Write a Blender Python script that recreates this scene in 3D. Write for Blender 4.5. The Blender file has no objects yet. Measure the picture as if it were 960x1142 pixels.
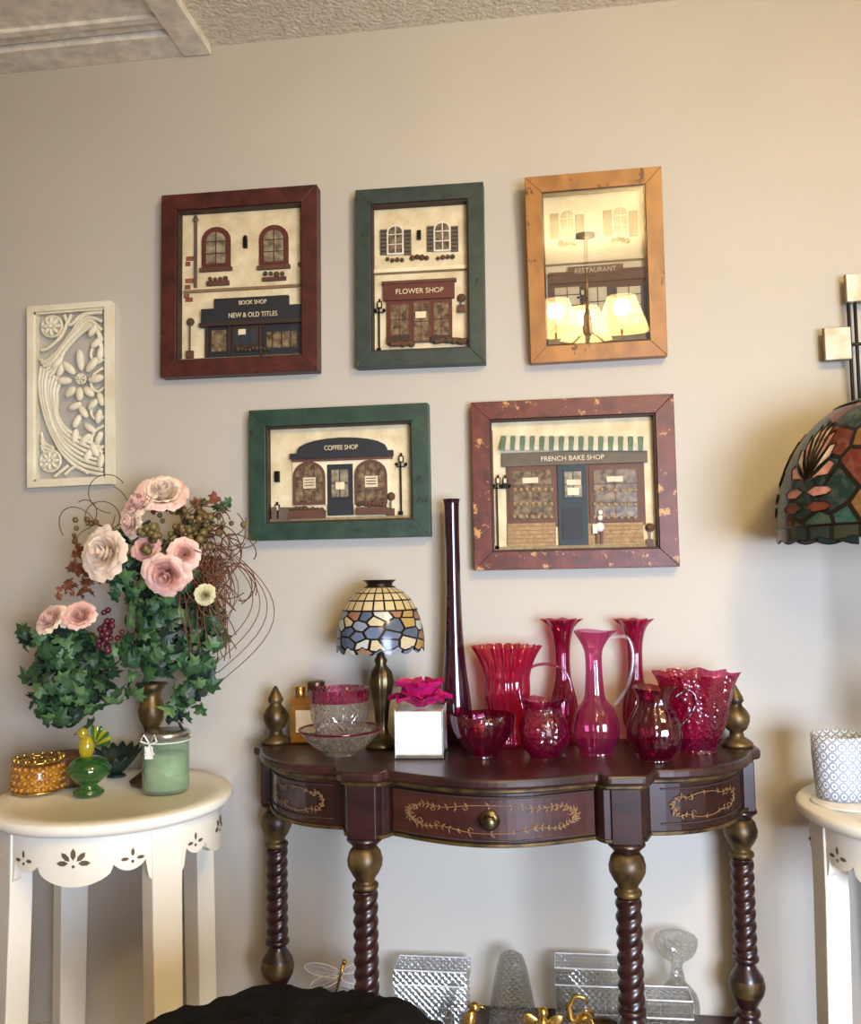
import bpy, bmesh, math, random
from mathutils import Vector, Matrix
from mathutils import noise as nz
pi=math.pi; sin=math.sin; cos=math.cos
rnd=random.Random(7)
U=rnd.uniform
# ------------------------------------------------------------ camera model
F=1000.0
yaw=math.radians(7.5); pit=math.radians(3.78); rol=math.radians(1.1)
CAM=Vector((.276,-2.1,1.17))
fwd=Vector((-sin(yaw)*cos(pit),cos(yaw)*cos(pit),sin(pit)))
r0=Vector((cos(yaw),sin(yaw),0)); u0=r0.cross(fwd)
right=r0*cos(rol)-u0*sin(rol); up=u0*cos(rol)+r0*sin(rol)
def ray(px,py): return fwd+right*((px-480)/F)+up*((571-py)/F)
def W(px,py,y=0.0):
    d=ray(px,py); return CAM+d*((y-CAM.y)/d.y)
def H(px,py,z):
    d=ray(px,py); return CAM+d*((z-CAM.z)/d.z)
def proj(P):
    q=Vector(P)-CAM; dz=q.dot(fwd); return 480+F*q.dot(right)/dz, 571-F*q.dot(up)/dz
def depth(P): return (Vector(P)-CAM).dot(fwd)
def put(px,y,z):
    py=800
    for i in range(6):
        p=W(px,py,y); py=proj((p.x,y,z))[1]
    return Vector((p.x,y,z))
cam=bpy.data.cameras.new('camera'); camo=bpy.data.objects.new('camera',cam)
bpy.context.scene.collection.objects.link(camo)
mt=Matrix.Identity(4)
for i,c in enumerate((right,up,-fwd,CAM)):
    for j in range(3): mt[j][i]=c[j]
camo.matrix_world=mt
cam.sensor_fit='VERTICAL'; cam.lens=35; cam.sensor_height=35*1142/F; cam.clip_start=.02
bpy.context.scene.camera=camo
bpy.context.scene.view_settings.view_transform='Standard'

# ------------------------------------------------------------ materials
def lin(c):
    o=[]
    for x in c[:3]:
        x/=255.0; o.append(x/12.92 if x<=.04045 else ((x+.055)/1.055)**2.4)
    return (*o,1)
MATS={}
def newmat(key):
    m=bpy.data.materials.new(key); m.use_nodes=True; MATS[key]=m
    nt=m.node_tree; b=nt.nodes['Principled BSDF']; return m,nt,b
def coords(nt,kind='Object',scale=(1,1,1)):
    tc=nt.nodes.new('ShaderNodeTexCoord'); mp=nt.nodes.new('ShaderNodeMapping')
    mp.inputs['Scale'].default_value=scale
    nt.links.new(tc.outputs[kind],mp.inputs[0]); return mp.outputs[0]
def bumpit(nt,b,src,strength,dist=.002):
    bm=nt.nodes.new('ShaderNodeBump'); bm.inputs['Strength'].default_value=strength; bm.inputs['Distance'].default_value=dist
    nt.links.new(src,bm.inputs['Height']); nt.links.new(bm.outputs[0],b.inputs['Normal'])
def ramp(nt,src,stops,interp='LINEAR'):
    r=nt.nodes.new('ShaderNodeValToRGB'); r.color_ramp.interpolation=interp
    e=r.color_ramp.elements
    while len(e)<len(stops): e.new(.5)
    for k,(p,c) in enumerate(stops): e[k].position=p; e[k].color=c
    nt.links.new(src,r.inputs[0]); return r.outputs[0]
def mixc(nt,f,a,b):
    m=nt.nodes.new('ShaderNodeMix'); m.data_type='RGBA'
    for s,v in ((0,f),(6,a),(7,b)):
        if hasattr(v,'links'): nt.links.new(v,m.inputs[s])
        else: m.inputs[s].default_value=v
    return m.outputs[2]
def Mt(key,c,rough=.5,metal=0,c2=None,ns=30,bump=0,bs=120,coat=0,chips=None,stretch=(1,1,1)):
    m,nt,b=newmat(key)
    b.inputs['Base Color'].default_value=lin(c); b.inputs['Roughness'].default_value=rough
    b.inputs['Metallic'].default_value=metal; b.inputs['Coat Weight'].default_value=coat
    co=coords(nt,'Object',stretch)
    if c2 is None: c2=tuple(x*.86 for x in c)
    n=nt.nodes.new('ShaderNodeTexNoise'); n.inputs['Scale'].default_value=ns; n.inputs['Detail'].default_value=5
    nt.links.new(co,n.inputs[0])
    src=ramp(nt,n.outputs[0],[(.35,lin(c)),(.68,lin(c2))])
    if chips:
        cc,th,sc=chips
        n2=nt.nodes.new('ShaderNodeTexNoise'); n2.inputs['Scale'].default_value=sc; n2.inputs['Detail'].default_value=8; n2.inputs['Roughness'].default_value=.75
        nt.links.new(co,n2.inputs[0])
        f=ramp(nt,n2.outputs[0],[(th,(0,0,0,1)),(th+.02,(1,1,1,1))])
        src=mixc(nt,f,src,lin(cc))
    nt.links.new(src,b.inputs['Base Color'])
    if bump:
        n3=nt.nodes.new('ShaderNodeTexNoise'); n3.inputs['Scale'].default_value=bs; n3.inputs['Detail'].default_value=6
        nt.links.new(co,n3.inputs[0]); bumpit(nt,b,n3.outputs[0],bump)
    return m
def Gl(key,c,fac=.4,tint=None,rough=.05,facet=0,fs=60,edge=.4):
    """thin coloured glass: partly transmitting, partly reflecting"""
    m,nt,b=newmat(key)
    b.inputs['Base Color'].default_value=lin(c); b.inputs['Roughness'].default_value=rough
    b.inputs['Specular IOR Level'].default_value=.9
    b.inputs['Coat Weight'].default_value=1; b.inputs['Coat Roughness'].default_value=.02
    t=nt.nodes.new('ShaderNodeBsdfTransparent'); t.inputs[0].default_value=lin(tint or c)
    lw=nt.nodes.new('ShaderNodeLayerWeight'); lw.inputs[0].default_value=.35
    mr=nt.nodes.new('ShaderNodeMapRange'); mr.inputs[3].default_value=fac; mr.inputs[4].default_value=min(1,fac+edge)
    nt.links.new(lw.outputs['Facing'],mr.inputs[0])
    mx=nt.nodes.new('ShaderNodeMixShader'); nt.links.new(mr.outputs[0],mx.inputs[0])
    gl=nt.nodes.new('ShaderNodeBsdfGlossy'); gl.inputs['Roughness'].default_value=.03
    mx2=nt.nodes.new('ShaderNodeMixShader'); mx2.inputs[0].default_value=.08
    nt.links.new(t.outputs[0],mx2.inputs[1]); nt.links.new(gl.outputs[0],mx2.inputs[2])
    nt.links.new(mx2.outputs[0],mx.inputs[1]); nt.links.new(b.outputs[0],mx.inputs[2])
    nt.links.new(mx.outputs[0],nt.nodes['Material Output'].inputs[0])
    if facet:
        co=coords(nt,'Object'); v=nt.nodes.new('ShaderNodeTexVoronoi'); v.inputs['Scale'].default_value=fs
        nt.links.new(co,v.inputs[0]); bumpit(nt,b,v.outputs[0],facet,.006)
        so=b.inputs['Normal'].links[0].from_socket
        nt.links.new(so,lw.inputs['Normal']); nt.links.new(so,gl.inputs['Normal'])
    return m
def Crystal(key,facet=.5,fs=70,mix=.5,c=(240,240,238),gloss=.15):
    m,nt,b=newmat(key); nt.nodes.remove(b)
    g=nt.nodes.new('ShaderNodeBsdfGlass'); g.inputs['IOR'].default_value=1.45; g.inputs['Roughness'].default_value=.01; g.inputs['Color'].default_value=lin(c)
    t=nt.nodes.new('ShaderNodeBsdfTransparent'); t.inputs[0].default_value=lin(c)
    d=nt.nodes.new('ShaderNodeBsdfGlossy'); d.inputs['Roughness'].default_value=.08; d.inputs['Color'].default_value=(.95,.95,.95,1)
    m1=nt.nodes.new('ShaderNodeMixShader'); m1.inputs[0].default_value=gloss; nt.links.new(g.outputs[0],m1.inputs[1]); nt.links.new(d.outputs[0],m1.inputs[2])
    mx=nt.nodes.new('ShaderNodeMixShader'); mx.inputs[0].default_value=mix
    nt.links.new(t.outputs[0],mx.inputs[1]); nt.links.new(m1.outputs[0],mx.inputs[2]); nt.links.new(mx.outputs[0],nt.nodes['Material Output'].inputs[0])
    tc=nt.nodes.new('ShaderNodeTexCoord'); sx=nt.nodes.new('ShaderNodeSeparateXYZ'); nt.links.new(tc.outputs['Object'],sx.inputs[0])
    def mth(op,a,b_=None):
        n_=nt.nodes.new('ShaderNodeMath'); n_.operation=op
        for i_,v_ in enumerate((a,b_)):
            if v_ is None: continue
            if hasattr(v_,'links'): nt.links.new(v_,n_.inputs[i_])
            else: n_.inputs[i_].default_value=v_
        return n_.outputs[0]
    xy=mth('ADD',sx.outputs[0],sx.outputs[1])
    a_=mth('PINGPONG',mth('MULTIPLY',mth('ADD',xy,sx.outputs[2]),fs),.5)
    b2=mth('PINGPONG',mth('MULTIPLY',mth('SUBTRACT',xy,sx.outputs[2]),fs),.5)
    hgt=mth('MINIMUM',a_,b2)
    bm=nt.nodes.new('ShaderNodeBump'); bm.inputs['Strength'].default_value=facet; bm.inputs['Distance'].default_value=.01
    nt.links.new(hgt,bm.inputs['Height'])
    for s in (g,d): nt.links.new(bm.outputs[0],s.inputs['Normal'])
def Stain(key,cols,su,sv,edge=.06,kind='voronoi',trans=.3):
    m,nt,b=newmat(key); co=coords(nt,'UV',(su,sv,1))
    n=len(cols)
    if kind=='voronoi':
        v=nt.nodes.new('ShaderNodeTexVoronoi'); v.voronoi_dimensions='2D'; v.inputs['Scale'].default_value=1; v.inputs['Randomness'].default_value=.75
        e=nt.nodes.new('ShaderNodeTexVoronoi'); e.voronoi_dimensions='2D'; e.feature='DISTANCE_TO_EDGE'; e.inputs['Scale'].default_value=1; e.inputs['Randomness'].default_value=.75
        nt.links.new(co,v.inputs[0]); nt.links.new(co,e.inputs[0])
        sp=nt.nodes.new('ShaderNodeSeparateColor'); nt.links.new(v.outputs['Color'],sp.inputs[0])
        col=ramp(nt,sp.outputs[0],[(i/n,lin(c)) for i,c in enumerate(cols)],'CONSTANT')
        nn=nt.nodes.new('ShaderNodeTexNoise'); nn.inputs['Scale'].default_value=3; nt.links.new(co,nn.inputs[0])
        col=mixc(nt,ramp(nt,nn.outputs[0],[(.45,(0,0,0,1)),(.8,(.35,.35,.35,1))]),col,lin((150,140,120)))
        f=ramp(nt,e.outputs[0],[(edge,(1,1,1,1)),(edge+.02,(0,0,0,1))])
        col=mixc(nt,f,col,lin((38,30,22)))
    else:
        k=nt.nodes.new('ShaderNodeTexBrick'); k.inputs['Scale'].default_value=1
        k.inputs['Color1'].default_value=lin(cols[0]); k.inputs['Color2'].default_value=lin(cols[1]); k.inputs['Mortar'].default_value=lin((38,30,22))
        k.inputs['Mortar Size'].default_value=edge; k.inputs['Brick Width'].default_value=1; k.inputs['Row Height'].default_value=1
        k.offset=0
        nt.links.new(co,k.inputs[0]); col=k.outputs[0]
    nt.links.new(col,b.inputs['Base Color']); b.inputs['Roughness'].default_value=.18
    tr=nt.nodes.new('ShaderNodeBsdfTranslucent'); nt.links.new(col,tr.inputs[0])
    mx=nt.nodes.new('ShaderNodeMixShader'); mx.inputs[0].default_value=trans
    nt.links.new(b.outputs[0],mx.inputs[1]); nt.links.new(tr.outputs[0],mx.inputs[2]); nt.links.new(mx.outputs[0],nt.nodes['Material Output'].inputs[0])

Mt('wall_paint',(190,183,170),.75,c2=(186,179,166),ns=3,bump=.08,bs=300)
Mt('ceiling_popcorn',(240,232,218),.9,bump=1,bs=95,ns=60,c2=(222,212,194))
MATS['ceiling_popcorn'].node_tree.nodes['Bump'].inputs['Distance'].default_value=.012
Mt('white_trim',(242,236,222),.5)
Mt('wood_floor',(120,80,50),.35,c2=(85,52,30),ns=6,stretch=(1,8,1))
Mt('frame_red',(84,35,27),.45,c2=(56,21,16),ns=25,bump=.3,bs=60,chips=((32,13,9),.60,30))
Mt('frame_green',(54,66,60),.45,c2=(40,52,48),ns=25,bump=.3,bs=60,chips=((22,24,20),.62,34))
Mt('frame_ochre',(172,116,52),.42,c2=(132,86,36),ns=18,bump=.3,bs=60,chips=((84,48,20),.61,30),stretch=(1,1,.6))
Mt('frame_green2',(46,72,56),.45,c2=(32,54,44),ns=25,bump=.3,bs=60,chips=((24,28,22),.61,34))
Mt('frame_chipped',(106,45,31),.45,c2=(74,29,19),ns=25,bump=.3,bs=60,chips=((186,138,80),.59,34))
Mt('stucco',(228,214,178),.8,c2=(202,184,144),ns=22,bump=.6,bs=150)
Mt('stucco_pale',(236,226,194),.8,c2=(222,206,168),ns=22,bump=.4,bs=150)
Mt('brown',(98,62,44),.6); Mt('redbrown',(98,46,34),.6); Mt('darkwood',(58,38,28),.6)
Mt('navy',(34,36,42),.6); Mt('teal',(38,52,58),.6); Mt('pane',(160,150,124),.3,c2=(90,82,68),ns=60); Mt('pane_dark',(70,56,46),.25,c2=(140,120,92),ns=80)
Mt('brick',(150,86,60),.8,c2=(120,70,50),ns=90,bump=.6,bs=200); Mt('sidewalk',(160,138,104),.8,c2=(130,110,78),ns=60)
Mt('shrub',(52,60,36),.8,c2=(110,60,40),ns=150); Mt('shutter',(98,86,70),.6); Mt('letter',(226,212,176),.5)
Mt('black_iron',(28,25,22),.4,.6); Mt('awning_green',(104,126,102),.7); Mt('awning_white',(208,202,180),.7)
Mt('tanbrick',(170,142,100),.8,c2=(146,112,76),ns=110,bump=.6,bs=200); Mt('white',(236,232,222),.5); Mt('tan_line_and_shadow',(140,114,80),.8)  # last tan: own colour of a cornice and brick joints, painted shade under other cornices
Mt('carved_cream',(238,232,210),.6,c2=(222,212,182),ns=14,bump=.15)
Mt('cream_paint',(240,235,220),.42,c2=(232,226,208),ns=6)
Mt('cutout',(104,88,62),.9)
Mt('mahogany',(50,23,19),.32,c2=(31,14,12),ns=10,coat=.25,stretch=(1,5,5))
Mt('mahogany_top',(56,28,24),.36,c2=(34,17,15),ns=7,coat=.12,stretch=(1,5,5))
Mt('drawer_wood',(66,31,26),.36,c2=(48,22,18),ns=8,coat=.15,stretch=(1,5,5))
Mt('bronze_gold',(108,86,48),.4,.5,c2=(44,33,23),ns=30)
Mt('gold_paint',(136,100,60),.6,.0); Mt('brass',(112,98,66),.3,.85,c2=(60,51,38)); Mt('gold',(206,168,90),.25,.9)
Gl('cranberry',(108,4,48),.14,(218,96,150),edge=.5); Gl('cranberry_dark',(74,4,30),.28,(196,68,112),facet=.25,fs=90,edge=.5)
Gl('cranberry_crackle',(114,6,52),.18,(216,92,142),facet=.6,fs=110,edge=.45); Gl('pink_glass',(142,30,84),.10,(228,150,186),edge=.5)
Gl('clear_glass',(235,235,240),.10,(245,245,248)); Crystal('crystal')
Gl('coral_glass',(166,26,60),.36,(224,106,140),edge=.4); Mt('maroon_vase',(50,17,30),.1,c2=(34,10,19),ns=10,coat=.8)
Gl('amber_glass',(186,130,40),.35,(228,188,110)); Gl('green_glass',(50,110,50),.3,(160,210,130)); Gl('yellow_glass',(205,190,40),.4,(230,220,90))
Gl('mint_glass',(170,196,168),.22,(222,234,216)); Mt('wax',(188,204,176),.5); Mt('silver',(200,195,185),.25,.9)
Mt('porcelain',(240,238,242),.2,coat=.5); Mt('magenta',(200,26,112),.5,c2=(154,14,80),ns=30)
Mt('ivy',(48,86,46),.5,c2=(27,58,35),ns=40); Mt('ivy_light',(94,128,76),.5,c2=(58,94,52),ns=40); Mt('ivy_dark',(21,44,33),.5)
Mt('petal_cream',(242,224,202),.6,c2=(234,206,182),ns=30); Mt('petal_pink',(236,204,188),.6,c2=(224,176,162),ns=30); Mt('petal_deep',(216,160,148),.6,c2=(232,186,170),ns=30)
Mt('petal_yellow',(216,210,160),.6); Mt('vine',(112,68,40),.7); Mt('berry',(116,106,52),.35,c2=(90,62,42),ns=60); Mt('dried',(134,74,42),.8,c2=(90,47,29),ns=60)
Mt('grape',(88,30,44),.35); Mt('wicker',(120,80,46),.7,c2=(70,44,26),ns=60,bump=.8,bs=120)
Mt('honey',(180,124,36),.25,c2=(134,82,20),ns=90,coat=.6)
Mt('black_cloth',(22,21,24),1,c2=(13,13,15),ns=40,bump=.3,bs=400); MATS['black_cloth'].node_tree.nodes['Principled BSDF'].inputs['Specular IOR Level'].default_value=.1
Mt('capiz',(226,222,202),.25,c2=(190,178,146),ns=30)
Mt('lead',(44,34,26),.4,.6)
Stain('stain_small',[(110,126,156),(222,208,168),(150,160,182),(196,162,96),(90,104,126),(214,216,206),(170,122,94)],16,4.2,.075)
Stain('stain_top',[(234,216,170),(218,194,138)],20,3,.09,'brick')
Stain('stain_big',[(28,62,60),(44,88,78),(22,46,50),(60,92,70),(112,48,34),(30,72,74),(130,92,46),(34,58,52)],26,6,.06,trans=.3)
Stain('stain_rim',[(70,64,44),(34,64,62)],30,1,.1,'brick',trans=.25)
Mt('stain_pink',(212,158,140),.2,c2=(176,110,96),ns=40); Mt('stain_white',(222,210,192),.2,c2=(196,164,148),ns=40); Mt('stain_brown',(122,58,36),.2)
m,nt,b=newmat('patterned_cup'); co=coords(nt,'UV',(18,6.5,1))
v=nt.nodes.new('ShaderNodeTexVoronoi'); v.voronoi_dimensions='2D'; v.inputs['Scale'].default_value=1; v.inputs['Randomness'].default_value=0.0
nt.links.new(co,v.inputs[0])
nt.links.new(ramp(nt,v.outputs[0],[(.10,lin((128,142,168))),(.16,lin((228,228,226))),(.30,lin((228,228,226))),(.36,lin((128,142,168))),(.46,lin((128,142,168))),(.54,lin((228,228,226)))]),b.inputs['Base Color'])
m,nt,b=newmat('picture_glass'); t=nt.nodes.new('ShaderNodeBsdfTransparent'); g=nt.nodes.new('ShaderNodeBsdfGlossy'); g.inputs['Roughness'].default_value=.01
mx=nt.nodes.new('ShaderNodeMixShader'); mx.inputs[0].default_value=.17
nt.links.new(t.outputs[0],mx.inputs[1]); nt.links.new(g.outputs[0],mx.inputs[2]); nt.links.new(mx.outputs[0],nt.nodes['Material Output'].inputs[0])
m,nt,b=newmat('lit_shade'); b.inputs['Base Color'].default_value=lin((240,215,160)); b.inputs['Emission Color'].default_value=(1,.74,.36,1); b.inputs['Emission Strength'].default_value=3.4
t=nt.nodes.new('ShaderNodeBsdfTransparent'); mx=nt.nodes.new('ShaderNodeMixShader'); mx.inputs[0].default_value=.6
nt.links.new(t.outputs[0],mx.inputs[1]); nt.links.new(b.outputs[0],mx.inputs[2]); nt.links.new(mx.outputs[0],nt.nodes['Material Output'].inputs[0])

# ------------------------------------------------------------ mesh builder
class MB:
    def __init__(s): s.v=[];s.f=[];s.m=[];s.s=[];s.uv=[]
    def add(s,vs,fs,mat,smooth=False,M=None,uvs=None):
        o=len(s.v)
        for p in vs:
            p=Vector(p)
            s.v.append(M@p if M is not None else p)
        for k,f in enumerate(fs):
            s.f.append([i+o for i in f]); s.m.append(mat); s.s.append(smooth)
            s.uv.append(uvs[k] if uvs else [(0,0)]*len(f))
    def box(s,c,d,mat,M=None):
        x,y,z=c;a,b_,c_=d[0]/2,d[1]/2,d[2]/2
        vs=[(x+i*a,y+j*b_,z+k*c_) for i in(-1,1) for j in(-1,1) for k in(-1,1)]
        s.add(vs,[(0,1,3,2),(4,6,7,5),(0,4,5,1),(2,3,7,6),(0,2,6,4),(1,5,7,3)],mat,False,M)
    def lathe(s,prof,mat,n=32,c=(0,0,0),M=None,rf=None,cap=True,smooth=True):
        vs=[];fs=[];uv=[];L=len(prof)
        for j,(r,z) in enumerate(prof):
            for i in range(n):
                th=2*pi*i/n; rr,zz=(r,z)
                if rf: rr,zz=rf(th,j/(L-1),r,z)
                vs.append((c[0]+rr*cos(th),c[1]+rr*sin(th),c[2]+zz))
        for j in range(L-1):
            for i in range(n):
                k=(i+1)%n; fs.append((j*n+i,j*n+k,(j+1)*n+k,(j+1)*n+i))
                a,b_=i/n,(i+1)/n; t0,t1=j/(L-1),(j+1)/(L-1)
                uv.append([(a,t0),(b_,t0),(b_,t1),(a,t1)])
        if cap in (True,'both','end'):
            fs.append(tuple((L-1)*n+i for i in range(n))); uv.append([(0,0)]*n)
        if cap in (True,'both','start'):
            fs.append(tuple(range(n))); uv.append([(0,0)]*n)
        s.add(vs,fs,mat,smooth,M,uv)
    def tube(s,pts,r,mat,n=6,closed=False,M=None,cap=True):
        pts=[Vector(p) for p in pts]; L=len(pts); vs=[];fs=[]
        ref=Vector((.13,.27,.95))
        prev=None
        for j,p in enumerate(pts):
            a=pts[(j-1)%L] if (closed or j>0) else p; b_=pts[(j+1)%L] if (closed or j<L-1) else p
            t=(b_-a).normalized() if (b_-a).length>0 else Vector((0,0,1))
            if prev is None:
                x=t.cross(ref)
                if x.length<.05: x=t.cross(Vector((1,0,0)))
            else: x=prev-t*prev.dot(t)
            x.normalize(); prev=x; y=t.cross(x)
            rr=r[j] if isinstance(r,(list,tuple)) else r
            for i in range(n):
                th=2*pi*i/n; vs.append(p+x*(rr*cos(th))+y*(rr*sin(th)))
        for j in range(L if closed else L-1):
            k=(j+1)%L
            for i in range(n):
                q=(i+1)%n; fs.append((j*n+i,j*n+q,k*n+q,k*n+i))
        if not closed and cap:
            fs.append(tuple(range(n))); fs.append(tuple((L-1)*n+i for i in range(n)))
        s.add(vs,fs,mat,True,M)
    def prism(s,poly,a,b_,mat,axis='y',M=None,smooth=False):
        n=len(poly)
        if axis=='y': vs=[(p[0],a,p[1]) for p in poly]+[(p[0],b_,p[1]) for p in poly]
        else: vs=[(p[0],p[1],a) for p in poly]+[(p[0],p[1],b_) for p in poly]
        fs=[tuple(range(n)),tuple(range(n,2*n))]+[(i,(i+1)%n,n+(i+1)%n,n+i) for i in range(n)]
        s.add(vs,fs,mat,smooth,M)
    def ball(s,c,r,mat,M=None,n=14,m=9):
        if not isinstance(r,(tuple,list)): r=(r,r,r)
        vs=[(0,0,1)];fs=[]
        for j in range(1,m):
            ph=pi*j/m
            for i in range(n):
                th=2*pi*i/n; vs.append((sin(ph)*cos(th),sin(ph)*sin(th),cos(ph)))
        vs.append((0,0,-1)); e=len(vs)-1
        for i in range(n): fs.append((0,1+i,1+(i+1)%n)); fs.append((e,1+(m-2)*n+(i+1)%n,1+(m-2)*n+i))
        for j in range(m-2):
            for i in range(n):
                k=(i+1)%n; fs.append((1+j*n+i,1+(j+1)*n+i,1+(j+1)*n+k,1+j*n+k))
        T=Matrix.Translation(c)@(M.to_4x4() if M is not None else Matrix.Identity(4))@Matrix.Diagonal((*r,1))
        s.add(vs,fs,mat,True,T)
    def obj(s,name,parent=None,bevel=0,loc=None,rot=None,recalc=True,solid=0):
        me=bpy.data.meshes.new(name); me.from_pydata([tuple(p) for p in s.v],[],s.f)
        keys=[]
        for k in s.m:
            if k not in keys: keys.append(k)
        for k in keys: me.materials.append(MATS[k])
        me.polygons.foreach_set('material_index',[keys.index(k) for k in s.m])
        me.polygons.foreach_set('use_smooth',s.s)
        ul=me.uv_layers.new(name='UVMap'); fl=[]
        for u in s.uv:
            for a in u: fl+=[a[0],a[1]]
        ul.data.foreach_set('uv',fl)
        if recalc:
            bm=bmesh.new(); bm.from_mesh(me); bmesh.ops.recalc_face_normals(bm,faces=bm.faces); bm.to_mesh(me); bm.free()
        me.update()
        o=bpy.data.objects.new(name,me); bpy.context.scene.collection.objects.link(o)
        if parent: o.parent=parent
        if loc is not None: o.location=loc
        if rot is not None: o.rotation_euler=rot
        if bevel:
            bv=o.modifiers.new('bevel','BEVEL'); bv.width=bevel; bv.segments=2; bv.limit_method='ANGLE'; bv.angle_limit=.7
        if solid:
            sd=o.modifiers.new('solid','SOLIDIFY'); sd.thickness=solid
        return o
def empty(name,loc=(0,0,0),rot=(0,0,0)):
    e=bpy.data.objects.new(name,None); e.location=loc; e.rotation_euler=rot; e.empty_display_size=.05
    bpy.context.scene.collection.objects.link(e); return e
def textmesh(s,size_w,mat,parent,loc,name='sign_text',maxh=None,rz=0):
    cu=bpy.data.curves.new(name,'FONT'); cu.body=s; cu.align_x='CENTER'; cu.align_y='CENTER'; cu.extrude=.02; cu.offset=.004
    o=bpy.data.objects.new('tmp',cu); bpy.context.scene.collection.objects.link(o)
    bpy.context.view_layer.update()
    dg=bpy.context.evaluated_depsgraph_get()
    me=bpy.data.meshes.new_from_object(o.evaluated_get(dg)); bpy.data.objects.remove(o)
    xs=[v.co.x for v in me.vertices]; ys=[v.co.y for v in me.vertices]
    sx=size_w/(max(xs)-min(xs)); sy=sx
    if maxh: sy=min(maxh/(max(ys)-min(ys)),sx*1.5)
    cy=(max(ys)+min(ys))/2
    for v in me.vertices:
        x,y,z=v.co; v.co=(x*sx,-z*.04,(y-cy)*sy)
    me.materials.clear(); me.materials.append(MATS[mat]); me.name=name
    t=bpy.data.objects.new(name,me); bpy.context.scene.collection.objects.link(t); t.parent=parent; t.location=loc; t.rotation_euler=(0,rz,0)
    return t

# ------------------------------------------------------------ room
ZC=W(500,26).z
XL,XR,YF=-2.1,2.2,-4.2
def room(name,c,d,mat):
    b=MB(); b.box(c,d,mat); return b.obj(name)
room('wall_back',((XL+XR)/2,.05,ZC/2),(XR-XL+.2,.1,ZC+.1),'wall_paint')
room('wall_left',(XL-.05,YF/2,ZC/2),(.1,-YF,ZC+.1),'wall_paint')
room('wall_right',(XR+.05,YF/2,ZC/2),(.1,-YF,ZC+.1),'wall_paint')
room('floor',((XL+XR)/2,YF/2,-.05),(XR-XL+.2,-YF+.2,.1),'wood_floor')
room('ceiling',((XL+XR)/2,YF/2,ZC+.05),(XR-XL+.2,-YF+.2,.1),'ceiling_popcorn')
b=MB(); b.box(((XL+XR)/2,-.008,.05),(XR-XL,.016,.1),'white_trim'); b.obj('baseboard_back',bevel=.003)
xe=W(236,51).x
b=MB()
b.box(((XL+xe-.07)/2,-.045,ZC-.009),(xe-.07-XL,.088,.018),'white_trim')
b.box((xe-.035,-.905,ZC-.011),(.07,1.80,.022),'white_trim')
b.box(((XL+xe-.07)/2,-.95,ZC-.003),(xe-.072-XL,1.7,.006),'white_trim')
b.box(((XL+xe-.07)/2,-.15,ZC-.010),(xe-.074-XL,.02,.012),'white_trim')
b.obj('trim_1')

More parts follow.
